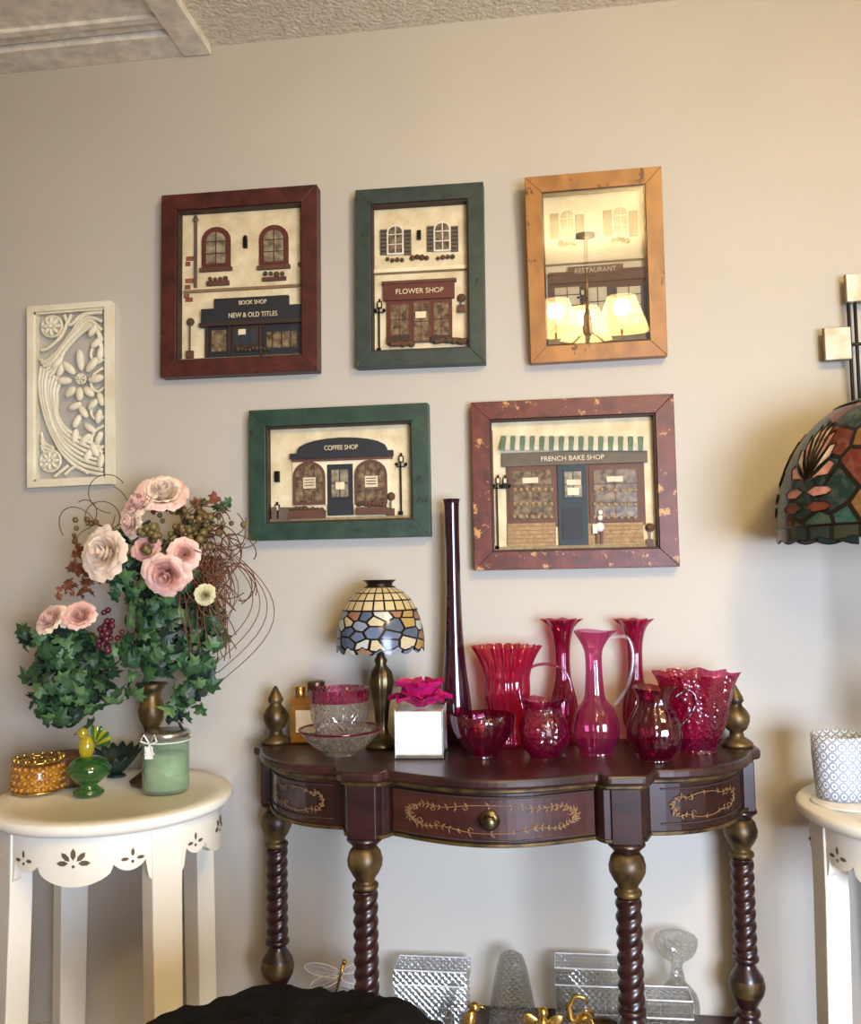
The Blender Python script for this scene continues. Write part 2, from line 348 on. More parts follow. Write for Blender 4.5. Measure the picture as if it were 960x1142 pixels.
# ------------------------------------------------------------ framed pictures
class Pic:
    def __init__(s,name,outer,inner,fmat,back,tilt=0.0,d=.036):
        P=[W(x,y,-d) for x,y in outer]
        cx=sum(p.x for p in P)/4; cz=sum(p.z for p in P)/4
        w=(P[1].x-P[0].x+P[2].x-P[3].x)/2; h=(P[0].z-P[3].z+P[1].z-P[2].z)/2
        roll=math.atan2((P[1].z-P[0].z+P[2].z-P[3].z)/2,w)
        s.w,s.h=w,h; s.d=d
        s.e=empty(name,(cx,-.001-(h/2)*sin(tilt),cz),(tilt,-roll,0))
        Q=[W(x,y,-.02) for x,y in inner]; s.inner=inner
        iw=(Q[1].x-Q[0].x+Q[2].x-Q[3].x)/2; ih=(Q[0].z-Q[3].z+Q[1].z-Q[2].z)/2
        bw=((w-iw)/2+(h-ih)/2)/2; s.iw=w-2*bw; s.ih=h-2*bw
        b=MB(); a,c=w/2,h/2; ai,ci=a-bw,c-bw; g=.0002
        for poly in ([(-a,c),(a,c),(ai,ci),(-ai,ci)],[(-a,-c),(a,-c),(ai,-ci),(-ai,-ci)],[(-a,c-g),(-ai,ci-g),(-ai,-ci+g),(-a,-c+g)],[(a,c-g),(ai,ci-g),(ai,-ci+g),(a,-c+g)]):
            b.prism(poly,0,-d,fmat)
        l=.004
        for x0,x1,z0,z1 in ((-ai,ai,ci-l,ci),(-ai,ai,-ci,-ci+l),(-ai,-ai+l,-ci+l,ci-l),(ai-l,ai,-ci+l,ci-l)): b.box(((x0+x1)/2,-d*.45,(z0+z1)/2),(x1-x0,d*.8,z1-z0),'darkwood')
        b.obj('frame',s.e,bevel=.0012)
        b=MB(); b.box((0,-.004,0),(s.iw+.01,.006,s.ih+.01),back); b.obj('backing',s.e)
        s.b=MB()
    def q(s,px,py):
        (x0,y0),(x1,y1),(x2,y2),(x3,y3)=s.inner
        vv=(py-(y0+y1)/2)/((y3+y2)/2-(y0+y1)/2); vv=min(1,max(0,vv))
        xl=x0+(x3-x0)*vv; xr=x1+(x2-x1)*vv
        u=(px-xl)/(xr-xl); yt=y0+(y1-y0)*u; yb=y3+(y2-y3)*u
        v=(py-yt)/(yb-yt); return ((u-.5)*s.iw,(.5-v)*s.ih)
    def cl(s,p): return (max(-s.iw/2,min(s.iw/2,p[0])),max(-s.ih/2,min(s.ih/2,p[1])))
    def R(s,x0,y0,x1,y1,t,mat,base=.007):
        a=s.cl(s.q(x0,(y0+y1)/2)); c=s.cl(s.q(x1,(y0+y1)/2)); m_=(x0+x1)/2
        zt=s.cl(s.q(m_,y0))[1]; zb=s.cl(s.q(m_,y1))[1]
        s.b.box(((a[0]+c[0])/2,-base-t/2,(zt+zb)/2),(c[0]-a[0],t,zt-zb),mat)
    def arch(s,x0,y0,x1,y1,t,mat,base=.007,k=.45):
        a=s.q(x0,y1); c=s.q(x1,y1); zt=s.q((x0+x1)/2,y0)[1]; w=c[0]-a[0]; zb=(a[1]+c[1])/2
        hh=w*k; poly=[(a[0],zb),(c[0],zb)]
        for i in range(11):
            th=pi*i/10; poly.append(((a[0]+c[0])/2+w/2*cos(th),zt-hh+hh*sin(th)))
        s.b.prism(poly,-base,-base-t,mat)
    def window(s,x0,y0,x1,y1,fm,pm,nx=2,ny=3,arch=False,t=.006,base=.007):
        fw=max(1.2,(x1-x0)*.09)
        if arch: s.arch(x0,y0,x1,y1,t,fm,base); s.arch(x0+fw,y0+fw,x1-fw,y1-fw,t+.0012,pm,base)
        else: s.R(x0,y0,x1,y1,t,fm,base); s.R(x0+fw,y0+fw,x1-fw,y1-fw,t+.0012,pm,base)
        for i in range(1,nx):
            x=x0+(x1-x0)*i/nx; s.R(x-.5,y0+fw,x+.5,y1-fw,t+.0025,fm,base)
        for i in range(1,ny):
            y=y0+(y1-y0)*i/ny; s.R(x0+fw,y-.5,x1-fw,y+.5,t+.0025,fm,base)
    def bl(s,px,py,rpx,mat,base=.012):
        x,z=s.q(px,py); s.b.ball((x,-base,z),(rpx*.00205,.006,rpx*.00205),mat,n=8,m=6)
    def shrubs(s,x0,x1,y,n,mat='shrub',r=3,base=.012):
        for i in range(n): s.bl(x0+(x1-x0)*(i+.5)/n,y+U(-1,1),r*U(.8,1.2),mat,base)
    def topiary(s,x,y0,y1,base=.014):
        s.bl(x,y0+5,5,'shrub',base); s.R(x-.5,y0+8,x+.5,y1-7,.004,'brown',base); s.R(x-4,y1-8,x+4,y1,.007,'brown',base-.003)
    def lamp(s,x,y0,y1,base=.013):
        s.R(x-.8,y0+10,x+.8,y1,.003,'black_iron',base); s.R(x-2.4,y1-4,x+2.4,y1,.006,'black_iron',base-.002)
        s.R(x-2.6,y0+3,x+2.6,y0+10,.006,'black_iron',base-.002); s.R(x-1.5,y0+4,x+1.5,y0+9,.0075,'letter',base-.002); s.R(x-1,y0,x+1,y0+3,.004,'black_iron',base)
        s.R(x-5,y0+14,x+5,y0+15.2,.003,'black_iron',base); s.bl(x-5,y0+12,2,'black_iron',base); s.bl(x+5,y0+12,2,'black_iron',base)
    def sign(s,txt,px,py,wpx,hpx,y,mat='letter'):
        x,z=s.q(px,py); textmesh(txt,wpx*.00205,mat,s.e,(x,-y,z),maxh=hpx*.00205)
    def done(s): return s.b.obj('shopfront',s.e)
# book shop
p=Pic('framed_book_shop_picture',[(178,218),(351,206),(357,413),(181,421)],[(195,235),(331,226),(337,397),(197,402)],'frame_red','stucco')
p.R(211,237,214,318,.005,'shutter'); p.bl(212.5,242,3.5,'shutter')
for x,y,w_ in ((206,283,8),(204,289,5),(206,308,9),(204,315,6),(332,275,6),(330,290,8),(203,325,6),(206,329,8)): p.R(x-w_/2,y,x+w_/2,y+4.5,.003,'brick')
for x0,y0 in ((220,250),(284,248)):
    p.arch(x0,y0,x0+32,y0+48,.005,'redbrown'); p.window(x0+3,y0+4,x0+29,y0+44,'redbrown','pane',2,3,True,.007); p.R(x0-2,y0+46,x0+34,y0+50,.009,'brown')
p.R(266,263,270,274,.008,'black_iron'); p.bl(268,262,2.5,'black_iron')
p.shrubs(227,250,309,4); p.shrubs(288,313,304,4); p.R(226,311,251,316,.008,'brown'); p.R(288,307,314,311,.008,'brown')
p.R(200,318,336,321,.006,'tan_line_and_shadow'); p.R(236,330,318,342,.012,'navy')
p.R(222,341,336,359,.014,'navy'); p.R(220,357,337,361,.017,'darkwood'); p.R(226,361,336,396,.008,'navy')
p.window(232,365,252,392,'navy','pane_dark',1,1,t=.010); p.window(257,362,286,386,'darkwood','teal',3,1,t=.010); p.window(292,365,332,390,'navy','pane_dark',4,1,t=.010)
for x in (229,254,289,334): p.R(x-1.5,361,x+1.5,396,.013,'darkwood')
p.R(264,366,272,372,.0135,'letter'); p.shrubs(262,300,388,9,r=2.5,base=.02); p.topiary(209,352,397); p.R(198,396,337,402,.012,'sidewalk')
p.sign('BOOK SHOP',279,336,34,5,.0205); p.sign('NEW & OLD TITLES',280,350,60,6,.0225); p.done()
# flower shop
p=Pic('framed_flower_shop_picture',[(394,212),(537,203),(543,404),(399,410)],[(412,229),(521,222),(526,386),(416,391)],'frame_green','stucco')
for x0,y0 in ((422,253),(475,249)):
    p.R(x0,y0,x0+8,y0+28,.005,'shutter'); p.R(x0+27,y0,x0+35,y0+28,.005,'shutter'); p.window(x0+8,y0-5,x0+27,y0+28,'white','pane_dark',2,3,True)
    for k in range(6):
        for xx in (x0,x0+27): p.R(xx+1,y0+2+k*4.4,xx+7,y0+3.2+k*4.4,.0065,'darkwood')
p.R(464,254,468,264,.008,'black_iron'); p.shrubs(428,450,287,4,r=2.6); p.shrubs(456,478,284,4); p.shrubs(485,507,284,4,r=2.6)
p.R(414,295,525,299,.008,'stucco_pale'); p.R(414,299,525,300.5,.005,'tan_line_and_shadow')  # thin dark strip below the cornice is its shade, painted
p.R(427,312,507,331,.011,'redbrown'); p.R(425,310,509,313,.014,'brown'); p.R(431,331,505,378,.006,'redbrown')
p.window(434,335,458,372,'redbrown','pane_dark',2,2,t=.008); p.window(461,333,480,378,'brown','pane_dark',2,2,t=.009); p.window(483,333,503,372,'redbrown','pane_dark',2,2,t=.008)
p.R(464,345,476,352,.0125,'letter'); p.R(432,372,458,380,.012,'darkwood'); p.R(482,371,505,378,.012,'darkwood')
p.shrubs(436,462,380,8,r=3.4,base=.018); p.shrubs(486,522,377,11,r=3.6,base=.018); p.lamp(423,331,389); p.topiary(515,324,345)
p.R(416,385,526,391,.010,'sidewalk'); p.sign('FLOWER SHOP',468,322,56,6,.0195); p.done()
# restaurant
TILT=math.radians(4)
p=Pic('framed_restaurant_picture',[(585,202),(735,191),(745,395),(592,405)],[(604,222),(717,211),(725,378),(609,387)],'frame_ochre','stucco_pale',TILT)
for x0,y0 in ((614,241),(673,236)):
    p.R(x0,y0,x0+10,y0+27,.005,'shutter'); p.R(x0+28,y0,x0+38,y0+27,.005,'shutter'); p.window(x0+10,y0-5,x0+28,y0+27,'white','pane',2,3,True)
    p.shrubs(x0+9,x0+29,y0+32,4,r=2.6)
p.R(606,288,722,292,.008,'stucco_pale'); p.R(606,292,722,293.5,.005,'tan_line_and_shadow')  # cornice again with its shade painted as a strip beneath
p.R(612,304,720,314,.011,'brown'); p.R(634,297,695,308,.013,'brown'); p.R(611,302,721,305,.014,'redbrown'); p.R(612,314,720,372,.006,'brown')
p.window(616,318,650,364,'brown','stucco',2,4,t=.008); p.window(655,318,680,372,'brown','stucco',2,3,t=.009); p.window(686,316,718,362,'brown','stucco',2,4,t=.008)
p.shrubs(616,650,368,8,'shrub',base=.014); p.lamp(650,320,372); p.R(609,372,725,387,.010,'sidewalk')
p.sign('RESTAURANT',664,302,46,5.5,.021); p.done()
b=MB(); b.box((0,-.030,0),(p.iw+.004,.0015,p.ih+.004),'picture_glass'); b.obj('glass',p.e)
# coffee shop
p=Pic('framed_coffee_shop_picture',[(277,457),(477,450),(480,597),(279,604)],[(296,478),(459,472),(462,578),(297,584)],'frame_green2','stucco')
p.arch(330,489,431,510,.012,'navy',k=.13); p.R(322,505,438,511,.014,'navy'); p.R(324,511,437,514,.009,'brown'); p.R(324,514,434,562,.004,'stucco_pale')
for x0,y0 in ((325,515),(395,513)):
    p.window(x0,y0,x0+37,y0+48,'brown','pane_dark',3,2,True,.007); p.R(x0+12,y0+18,x0+26,y0+30,.011,'letter')
    for k in range(3): p.R(x0+13.5,y0+20+k*3,x0+24.5,y0+21+k*3,.0118,'brown')
p.R(364,518,393,574,.006,'navy'); p.window(367,522,390,556,'navy','pane',2,2,t=.008); p.R(374,538,384,546,.013,'letter')
p.lamp(447,506,573); p.lamp(307,560,578); p.R(304,526,309,538,.01,'black_iron')
p.shrubs(322,360,568,8,r=3,base=.014); p.shrubs(398,430,562,8,r=3,base=.014); p.R(320,569,362,578,.014,'brown'); p.R(397,565,432,573,.014,'brown')
for x in (304,312,318): p.R(x-3,566,x+3,580,.012,'shutter')
p.R(297,576,462,584,.009,'sidewalk'); p.topiary(436,548,574); p.sign('COFFEE SHOP',380,500,40,5.5,.0205); p.done()
# bake shop
p=Pic('framed_french_bake_shop_picture',[(523,449),(750,439),(759,632),(531,636)],[(545,470),(731,462),(738,610),(551,615)],'frame_chipped','stucco')
p.R(560,503,724,518,.010,'shutter'); p.R(566,518,722,586,.004,'brown')
n=30
for i in range(n):
    x0=558+166*i/n; x1=558+166*(i+1)/n
    a=p.q(x0+1,486); c=p.q(x1,486); a2=p.q(x0,499); c2=p.q(x1+.1,499); mt_='awning_green' if i%2==0 else 'awning_white'
    a3=p.q(x0,503); c3=p.q(x1+.1,503)
    p.b.add([(a[0],-.009,a[1]),(c[0],-.009,c[1]),(c2[0],-.023,c2[1]),(a2[0],-.023,a2[1]),(a3[0],-.023,a3[1]),(c3[0],-.023,c3[1])],[(0,1,2,3),(3,2,5,4)],mt_)
p.window(569,520,622,583,'brown','pane_dark',2,3,t=.007); p.window(660,518,718,581,'brown','pane_dark',2,3,t=.007)
for k in range(7):
    for y_ in (546,562,576):
        p.bl(575+k*7,y_,2.6,'sidewalk' if (k+y_)%3==0 else 'tanbrick',.0135); p.bl(666+k*7.5,y_,2.6,'tanbrick' if k%2 else 'sidewalk',.0135)
p.R(584,533,602,539,.011,'letter'); p.R(679,531,697,537,.011,'letter')
p.R(568,583,623,608,.007,'tanbrick'); p.R(659,582,721,607,.007,'tanbrick')
for k in range(5):
    p.R(568,586+k*4.5,623,586.7+k*4.5,.0078,'tan_line_and_shadow'); p.R(659,585+k*4.5,721,585.7+k*4.5,.0078,'tan_line_and_shadow')
p.R(625,518,658,608,.008,'teal'); p.window(630,524,653,556,'teal','pane',2,2,t=.010); p.R(634,535,650,541,.0145,'letter'); p.R(635,544,648,552,.0145,'letter'); p.R(630,566,653,600,.010,'navy')
p.lamp(556,530,612); p.lamp(564,530,545)
p.bl(672,577,3.2,'petal_cream',.018); p.bl(672,571,3,'white',.02); p.bl(672,587,5.5,'white',.018); p.R(668,592,671,605,.008,'brown',.012); p.R(673,592,676,605,.008,'brown',.012); p.R(664,584,669,594,.01,'petal_cream',.012)
p.topiary(728,582,608); p.R(551,607,738,615,.010,'sidewalk'); p.R(546,480,551,606,.004,'brick'); p.sign('FRENCH BAKE SHOP',640,511,70,5.5,.0185); p.done()

# ------------------------------------------------------------ carved wall panel
c4=[W(35,341,-.02),W(126,337,-.02),W(123,541,-.02),W(28,543,-.02)]
cx=sum(q.x for q in c4)/4; cz=sum(q.z for q in c4)/4; w=(c4[1].x-c4[0].x+c4[2].x-c4[3].x)/2; h=(c4[0].z-c4[3].z+c4[1].z-c4[2].z)/2
b=MB(); a,c=w/2,h/2; fw=.015
for x0,x1,z0,z1 in ((-a,a,c-fw,c),(-a,a,-c,-c+fw),(-a,-a+fw,-c+fw,c-fw),(a-fw,a,-c+fw,c-fw)): b.box(((x0+x1)/2,-.0125,(z0+z1)/2),(x1-x0,.025,z1-z0),'carved_cream')
for x0,x1,z0,z1 in ((-a+fw,a-fw,c-fw-.005,c-fw),(-a+fw,a-fw,-c+fw,-c+fw+.005),(-a+fw,-a+fw+.005,-c+fw,c-fw),(a-fw-.005,a-fw,-c+fw,c-fw)): b.box(((x0+x1)/2,-.009,(z0+z1)/2),(x1-x0,.018,z1-z0),'carved_cream')
def cp(px,py): return ((px-79)/46*a,(440-py)/101*c)
def cst(pts,r=.006,y=-.013):
    P=[cp(*q) for q in pts]; out=[]
    P=[P[0]]+P+[P[-1]]
    for i in range(1,len(P)-2):
        for k in range(7):
            t=k/7; o=[]
            for d in (0,1):
                p0,p1,p2,p3=P[i-1][d],P[i][d],P[i+1][d],P[i+2][d]
                o.append(.5*((2*p1)+(-p0+p2)*t+(2*p0-5*p1+4*p2-p3)*t*t+(-p0+3*p1-3*p2+p3)*t**3))
            out.append((o[0],y,o[1]))
    out.append((P[-1][0],y,P[-1][1]))
    b.tube(out,r,'carved_cream',8)
def rosette(px,py,rp,n=8):
    x,z=cp(px,py); r=rp*.0021
    b.lathe([(r*1.0,-.002),(r*1.02,.006),(r*.9,.009),(r*.85,.004)],'carved_cream',20,M=Matrix.Translation((x,-.008,z))@Matrix.Rotation(pi/2,4,'X'))
    for i in range(n):
        th=2*pi*i/n; b.ball((x+r*.5*cos(th),-.016,z+r*.5*sin(th)),(r*.38,.006,r*.17),'carved_cream',Matrix.Rotation(-th,4,'Y'),8,6)
    b.ball((x,-.02,z),(r*.2,.006,r*.2),'carved_cream',n=8,m=6)
def cleaf(x,y,an,L=.024,wd=.009):
    x_,z_=cp(x,y); b.ball((x_,-.015,z_),(wd,.008,L),'carved_cream',Matrix.Rotation(an,4,'Y'),10,7)
rosette(58,362,14); rosette(56,512,14)
for k in range(6):
    o=k*4.6; cst([(44+o*.5,398+o*.9),(52+o*.6,400+o*.3),(66+o*.3,388+o*.1),(80+o*.6,370),(94+o*.6,352+o*.7),(114,350+o*2.2)],.0048,-.012-.0012*(k%3))
cst([(46,388),(54,386),(68,374),(76,358),(80,350)],.005); cst([(72,350),(78,362),(90,352),(100,350)],.0045)
for k in range(7):
    o=k*5.4; cst([(114,530-o*.9),(92-o*.1,524-o*1.1),(74-o*.1,510-o*1.1),(60+o*.1,488-o*.9),(49+o*.45,458-o*.4),(44+o*.6,428+o*.2),(46+o*.7,406+o*.5)],.0050,-.012-.0012*(k%3))
for k in range(3): cst([(46,480+k*7),(50,492+k*5),(60,498+k*2)],.004)
cst([(72,528),(84,520),(98,528)],.0045); cst([(60,530),(76,518)],.0045)
for an,L,x,y in ((-.1,.028,90,402),(-.8,.024,77,410),(.7,.024,103,408),(-1.5,.020,72,424),(1.4,.022,107,424),(-2.3,.018,79,437),(2.3,.018,99,438),(.0,.018,89,440)): cleaf(x,y,an,L,.011)
rosette(90,423,7,6)
for (x,y,an) in ((104,452,.8),(110,466,.2),(93,460,-.6),(86,470,.5),(100,478,-.9),(110,490,.4),(95,490,.9),(105,503,-.5),(112,447,-.3),(84,453,1.2),(112,396,.2),(108,384,.9),(112,515,.2),(98,508,.6),(84,486,.2),(104,370,.6),(68,412,.4),(64,404,.8)): cleaf(x,y,an,.019,.0095)
for k in range(4): cst([(115,380+k*32),(105,386+k*32),(101,398+k*32),(108,406+k*32),(115,402+k*32)],.0042,-.012)
b.obj('carved_wall_panel',loc=(cx,-.001,cz),rot=(0,-.012,0))

# ------------------------------------------------------------ wall art
b=MB(); xr_=W(953,400,-.03).x
for dx in (-.008,.006,.12,.135,.26): b.tube([(xr_+dx,-.03,W(953,330,-.03).z),(xr_+dx,-.03,W(953,470,-.03).z)],.004,'black_iron',8)
zz=W(930,385,-.03).z; b.tube([(xr_-.03,-.03,zz),(xr_+.30,-.03,zz)],.004,'black_iron',8)
zz2=W(950,450,-.03).z; b.tube([(xr_-.01,-.03,zz2),(xr_+.28,-.03,zz2)],.003,'black_iron',8)
for (px,py,sz) in ((955,322,24),(933,384,28),(1010,330,30),(1030,400,34),(1085,350,30)):
    q=W(px,py,-.03); s_=sz*.00195
    b.box((q.x,-.030,q.z),(s_+.004,.006,s_*1.3+.004),'brass'); b.box((q.x,-.036,q.z),(s_,.008,s_*1.3),'capiz')
b.tube([(xr_,-.03,zz),(xr_,0,zz)],.003,'black_iron',6)
b.obj('metal_and_shell_wall_art',bevel=.001)

# ------------------------------------------------------------ console table
ZT=.785; TX=.153; SX=.96
half=[]
for i in range(13):
    x=.21*i/12; half.append((x,-(.358+.065*cos(pi/2*x/.21))))
half+=[(.218,-.372),(.228,-.382),(.30,-.376),(.314,-.362),(.326,-.325)]
for i in range(1,11):
    t=i/10; A=(.326,-.325);B=(.50,-.315);C=(.550,-.145)
    half.append(((1-t)**2*A[0]+2*t*(1-t)*B[0]+t*t*C[0],(1-t)**2*A[1]+2*t*(1-t)*B[1]+t*t*C[1]))
half+=[(.570,-.125),(.574,-.11),(.572,-.045),(.562,-.03),(.562,-.004)]
half=[(x*SX,y) for x,y in half]
def outline(sx=1,dy=0):
    h_=[(x*sx,min(-.004,y+dy)) for x,y in half]
    return [(-x,y) for x,y in h_[::-1]]+h_[1:]
def yo(x,sx=.96,dy=.024):
    x=abs(x); P=[(a*sx,c+dy) for a,c in half]
    for (xa,ya),(xb,yb) in zip(P,P[1:]):
        if xa<=x<=xb and xb>xa: return ya+(yb-ya)*(x-xa)/(xb-xa)
    return P[-1][1]
con=empty('console_table',(TX,0,0))
b=MB(); b.prism(outline(),ZT-.020,ZT,'mahogany_top','z'); b.obj('top',con,bevel=.006)
b=MB(); b.prism(outline(.978,.012),ZT-.030,ZT-.020,'bronze_gold','z'); b.obj('top_moulding',con,bevel=.004)
b=MB(); b.prism(outline(.96,.024),.662,ZT-.030,'mahogany','z'); b.prism(outline(.966,.019),.656,.663,'bronze_gold','z'); b.obj('apron',con,bevel=.002)
b=MB(); N=24; xs=[-.194+.388*i/N for i in range(N+1)]
poly=[(x,yo(x)-.009) for x in xs]+[(x,yo(x)+.01) for x in xs[::-1]]
b.prism(poly,.668,.750,'drawer_wood','z')
for z_ in (.670,.748): b.tube([(x,yo(x)-.009,z_) for x in xs],.0022,'darkwood',6)
for sgn in (-1,1):
    X=[sgn*(.322+.18*i/14) for i in range(15)]
    for z_ in (.677,.743): b.tube([(x,yo(x)-.003,z_) for x in X],.002,'darkwood',6)
b.obj('drawer',con,bevel=.002)
b=MB()
def leafq(x,z,an,L,wd,off):
    pts=[]
    for u,v in ((0,0),(.45,.5),(1,0),(.45,-.5)):
        X=x+L*u*cos(an)-wd*v*sin(an); Z=z+L*u*sin(an)+wd*v*cos(an); pts.append((X,yo(X)-off,Z))
    b.add(pts,[(0,1,2,3)],'gold_paint')
def wreath(xc,zc,rx,rz,off,n,size):
    P=[]
    for i in range(121):
        a_=2*pi*i/120; ca,sa=cos(a_),sin(a_)
        k=1+.16*cos(8*a_)
        P.append((xc+rx*abs(ca)**.6*(1 if ca>0 else -1),zc+rz*k*abs(sa)**.7*(1 if sa>0 else -1)))
    b.tube([(x,yo(x)-off,z) for x,z in P[:-1]],.0009,'gold_paint',5,closed=True)
    for i in range(n):
        j=int(120*i/n); x,z=P[j]; x2,z2=P[(j+1)%120]; an=math.atan2(z2-z,x2-x)
        for s_ in (-1,1): leafq(x,z,an+s_*U(.5,1.3),size*U(.6,1.3),size*.34,off+.0006)
        if i%4==0:
            sg=1 if z<zc else -1; pts=[]
            for q_ in range(9):
                a_=q_/8*4.2; rr=.006*(1-q_/12); X=x+sg*.003+rr*cos(a_)*sg; Z=z+sg*(.004+rr*sin(a_)); pts.append((X,yo(X)-off,Z))
            b.tube(pts,.0008,'gold_paint',5)
wreath(0,.709,.160,.022,.0105,60,.0095)
for s_ in (-1,1): wreath(s_*.41,.710,.066,.020,.006,28,.008)
b.obj('painted_scrolls',con,recalc=False)
b=MB(); yk=yo(0)-.009
b.lathe([(.019,0),(.019,.003),(.012,.005),(.006,.008),(.006,.016),(.013,.020),(.014,.026),(.008,.030)],'brass',20,M=Matrix.Translation((0,yk,.709))@Matrix.Rotation(pi/2,4,'X')); b.obj('drawer_knob',con)
def leg(lx,ly,name,blk=.056):
    b=MB(); b.box((lx,ly,.706),(blk,blk,.104),'mahogany')
    b.lathe([(.020,.656),(.034,.654),(.036,.648),(.027,.640),(.024,.634)],'mahogany',24,(lx,ly,0))
    b.lathe([(.024,.634),(.031,.625),(.035,.610),(.034,.598),(.027,.584),(.020,.574),(.019,.568),(.026,.563),(.026,.556),(.02,.552)],'bronze_gold',24,(lx,ly,0))
    n=110; prof=[(.0215,.552-.2*i/n) for i in range(n+1)]
    b.lathe(prof,'mahogany',24,(lx,ly,0),rf=lambda th,t,r,z:(r*(.92+.24*abs(sin(th+t*pi*8))),z))
    b.lathe([(.02,.353),(.027,.349),(.027,.342),(.018,.336),(.022,.326),(.034,.308),(.037,.290),(.033,.272),(.022,.252),(.018,.244),(.026,.238),(.026,.230),(.018,.226),(.024,.216),(.03,.21),(.03,.196)],'mahogany',24,(lx,ly,0))
    b.lathe([(.0345,.306),(.0378,.290),(.0338,.273)],'bronze_gold',24,(lx,ly,0),cap=False)
    b.box((lx,ly,.177),(blk*1.05,blk*1.05,.045),'mahogany')
    b.lathe([(.02,.155),(.034,.14),(.040,.11),(.034,.07),(.022,.045),(.028,.03),(.03,.0)],'mahogany',24,(lx,ly,0))
    b.obj(name,con,bevel=.002)
LP=[(-.509,-.085),(.509,-.085),(-.252,-.335),(.252,-.335)]
for k,(lx,ly) in enumerate(LP): leg(lx,ly,'leg_%d'%(k+1))
b=MB(); sh=[(x,y) for x,y in outline(.95,.05)]
b.prism(sh,.165,.186,'mahogany_top','z'); b.prism([(x*.97,y*.97) for x,y in sh],.15,.165,'mahogany','z'); b.obj('shelf',con,bevel=.003)
for k,(lx,ly) in enumerate(LP[:2]):
    b=MB(); b.lathe([(.032,0),(.034,.006),(.028,.012),(.016,.020),(.014,.030),(.022,.037),(.028,.052),(.029,.064),(.023,.076),(.015,.084),(.013,.090),(.018,.096),(.016,.104),(.009,.117),(.004,.127),(.001,.130)],'bronze_gold',24,(lx,ly,ZT)); b.obj('finial_%d'%(k+1),con)

# ------------------------------------------------------------ side tables
def side_table(cx,cy,phase,name='round_side_table'):
    e=empty(name,(cx,cy,0)); zt=.71; R=.247
    b=MB(); b.lathe([(0.001,zt-.003),(R*.80,zt-.003),(R*.815,zt),(R-.004,zt),(R,zt-.004),(R,zt-.016),(R-.008,zt-.024),(R-.02,zt-.026),(.001,zt-.026)],'cream_paint',72,cap=False)
    b.obj('top',e)
    b=MB(); n=240; ro,ri=R*.905,R*.905-.016
    z0=zt-.026; vs=[];fs=[]
    for i in range(n):
        th=2*pi*i/n; q=((th-phase)/(pi/2))%1.0
        lobes=[(.0,.12,.11),(.12,.30,.070),(.30,.70,.092),(.70,.88,.070),(.88,1.0,.11)]
        dz=.07
        for a0,a1,dd in lobes:
            if a0<=q<a1:
                t=(q-a0)/(a1-a0)
                if a0==0: t=.5+t/2
                elif a1==1.0: t=t/2
                dz=dd*(.70+.30*sin(pi*t)**.6)
        for r,z in ((ro,z0),(ro,z0-dz),(ri,z0-dz),(ri,z0)): vs.append((r*cos(th),r*sin(th),z))
    for i in range(n):
        k=(i+1)%n
        for j in range(4): fs.append((i*4+j,i*4+(j+1)%4,k*4+(j+1)%4,k*4+j))
    b.add(vs,fs,'cream_paint',False)
    for pnl in range(4):
        th0=phase+pnl*pi/2+pi/4
        for off,cnt,sc in ((0,5,1.15),(-.48,3,.8),(.48,3,.8)):
            for k in range(cnt):
                an=pi*(k/(cnt-1)); L=.018*sc
                x=cos(an)*L; z=sin(an)*L*.8
                th=th0+off+x/ro; pts=[]
                for u,v in ((-.5,0),(-.2,.22),(.2,.22),(.5,0),(.2,-.22),(-.2,-.22)):
                    dx=u*cos(an)*L*1.1-v*sin(an)*L; dzz=u*sin(an)*L*1.1+v*cos(an)*L
                    t2=th+dx/ro; pts.append(((ro+.0012)*cos(t2),(ro+.0012)*sin(t2),z0-.048+z+dzz))
                b.add(pts,[tuple(range(6))],'cutout')
            t2=th0+off; b.ball(((ro)*cos(t2),(ro)*sin(t2),z0-.054),(.003,.003,.003),'cutout',n=8,m=6)
    b.obj('apron',e,recalc=False)
    for k in range(4):
        th=phase+k*pi/2; M=Matrix.Rotation(th,4,'Z'); b=MB(); vs=[]
        for z,rc,hw in ((zt-.026,.203,.033),(.55,.203,.032),(.0,.215,.028)):
            for sx,sy in ((-1,-1),(1,-1),(1,1),(-1,1)): vs.append((rc+sx*.022,sy*hw,z))
        fs=[(0,1,2,3),(8,9,10,11)]+[(j*4+i,j*4+(i+1)%4,j*4+4+(i+1)%4,j*4+4+i) for j in (0,1) for i in range(4)]
        b.add(vs,fs,'cream_paint',False,M); b.obj('leg_%d'%(k+1),e,bevel=.003)
    return e
LT=put(127,-.262,.71); side_table(LT.x,LT.y,math.radians(-36.7))
RT=put(1044,-.262,.71); side_table(RT.x,RT.y,math.radians(5))

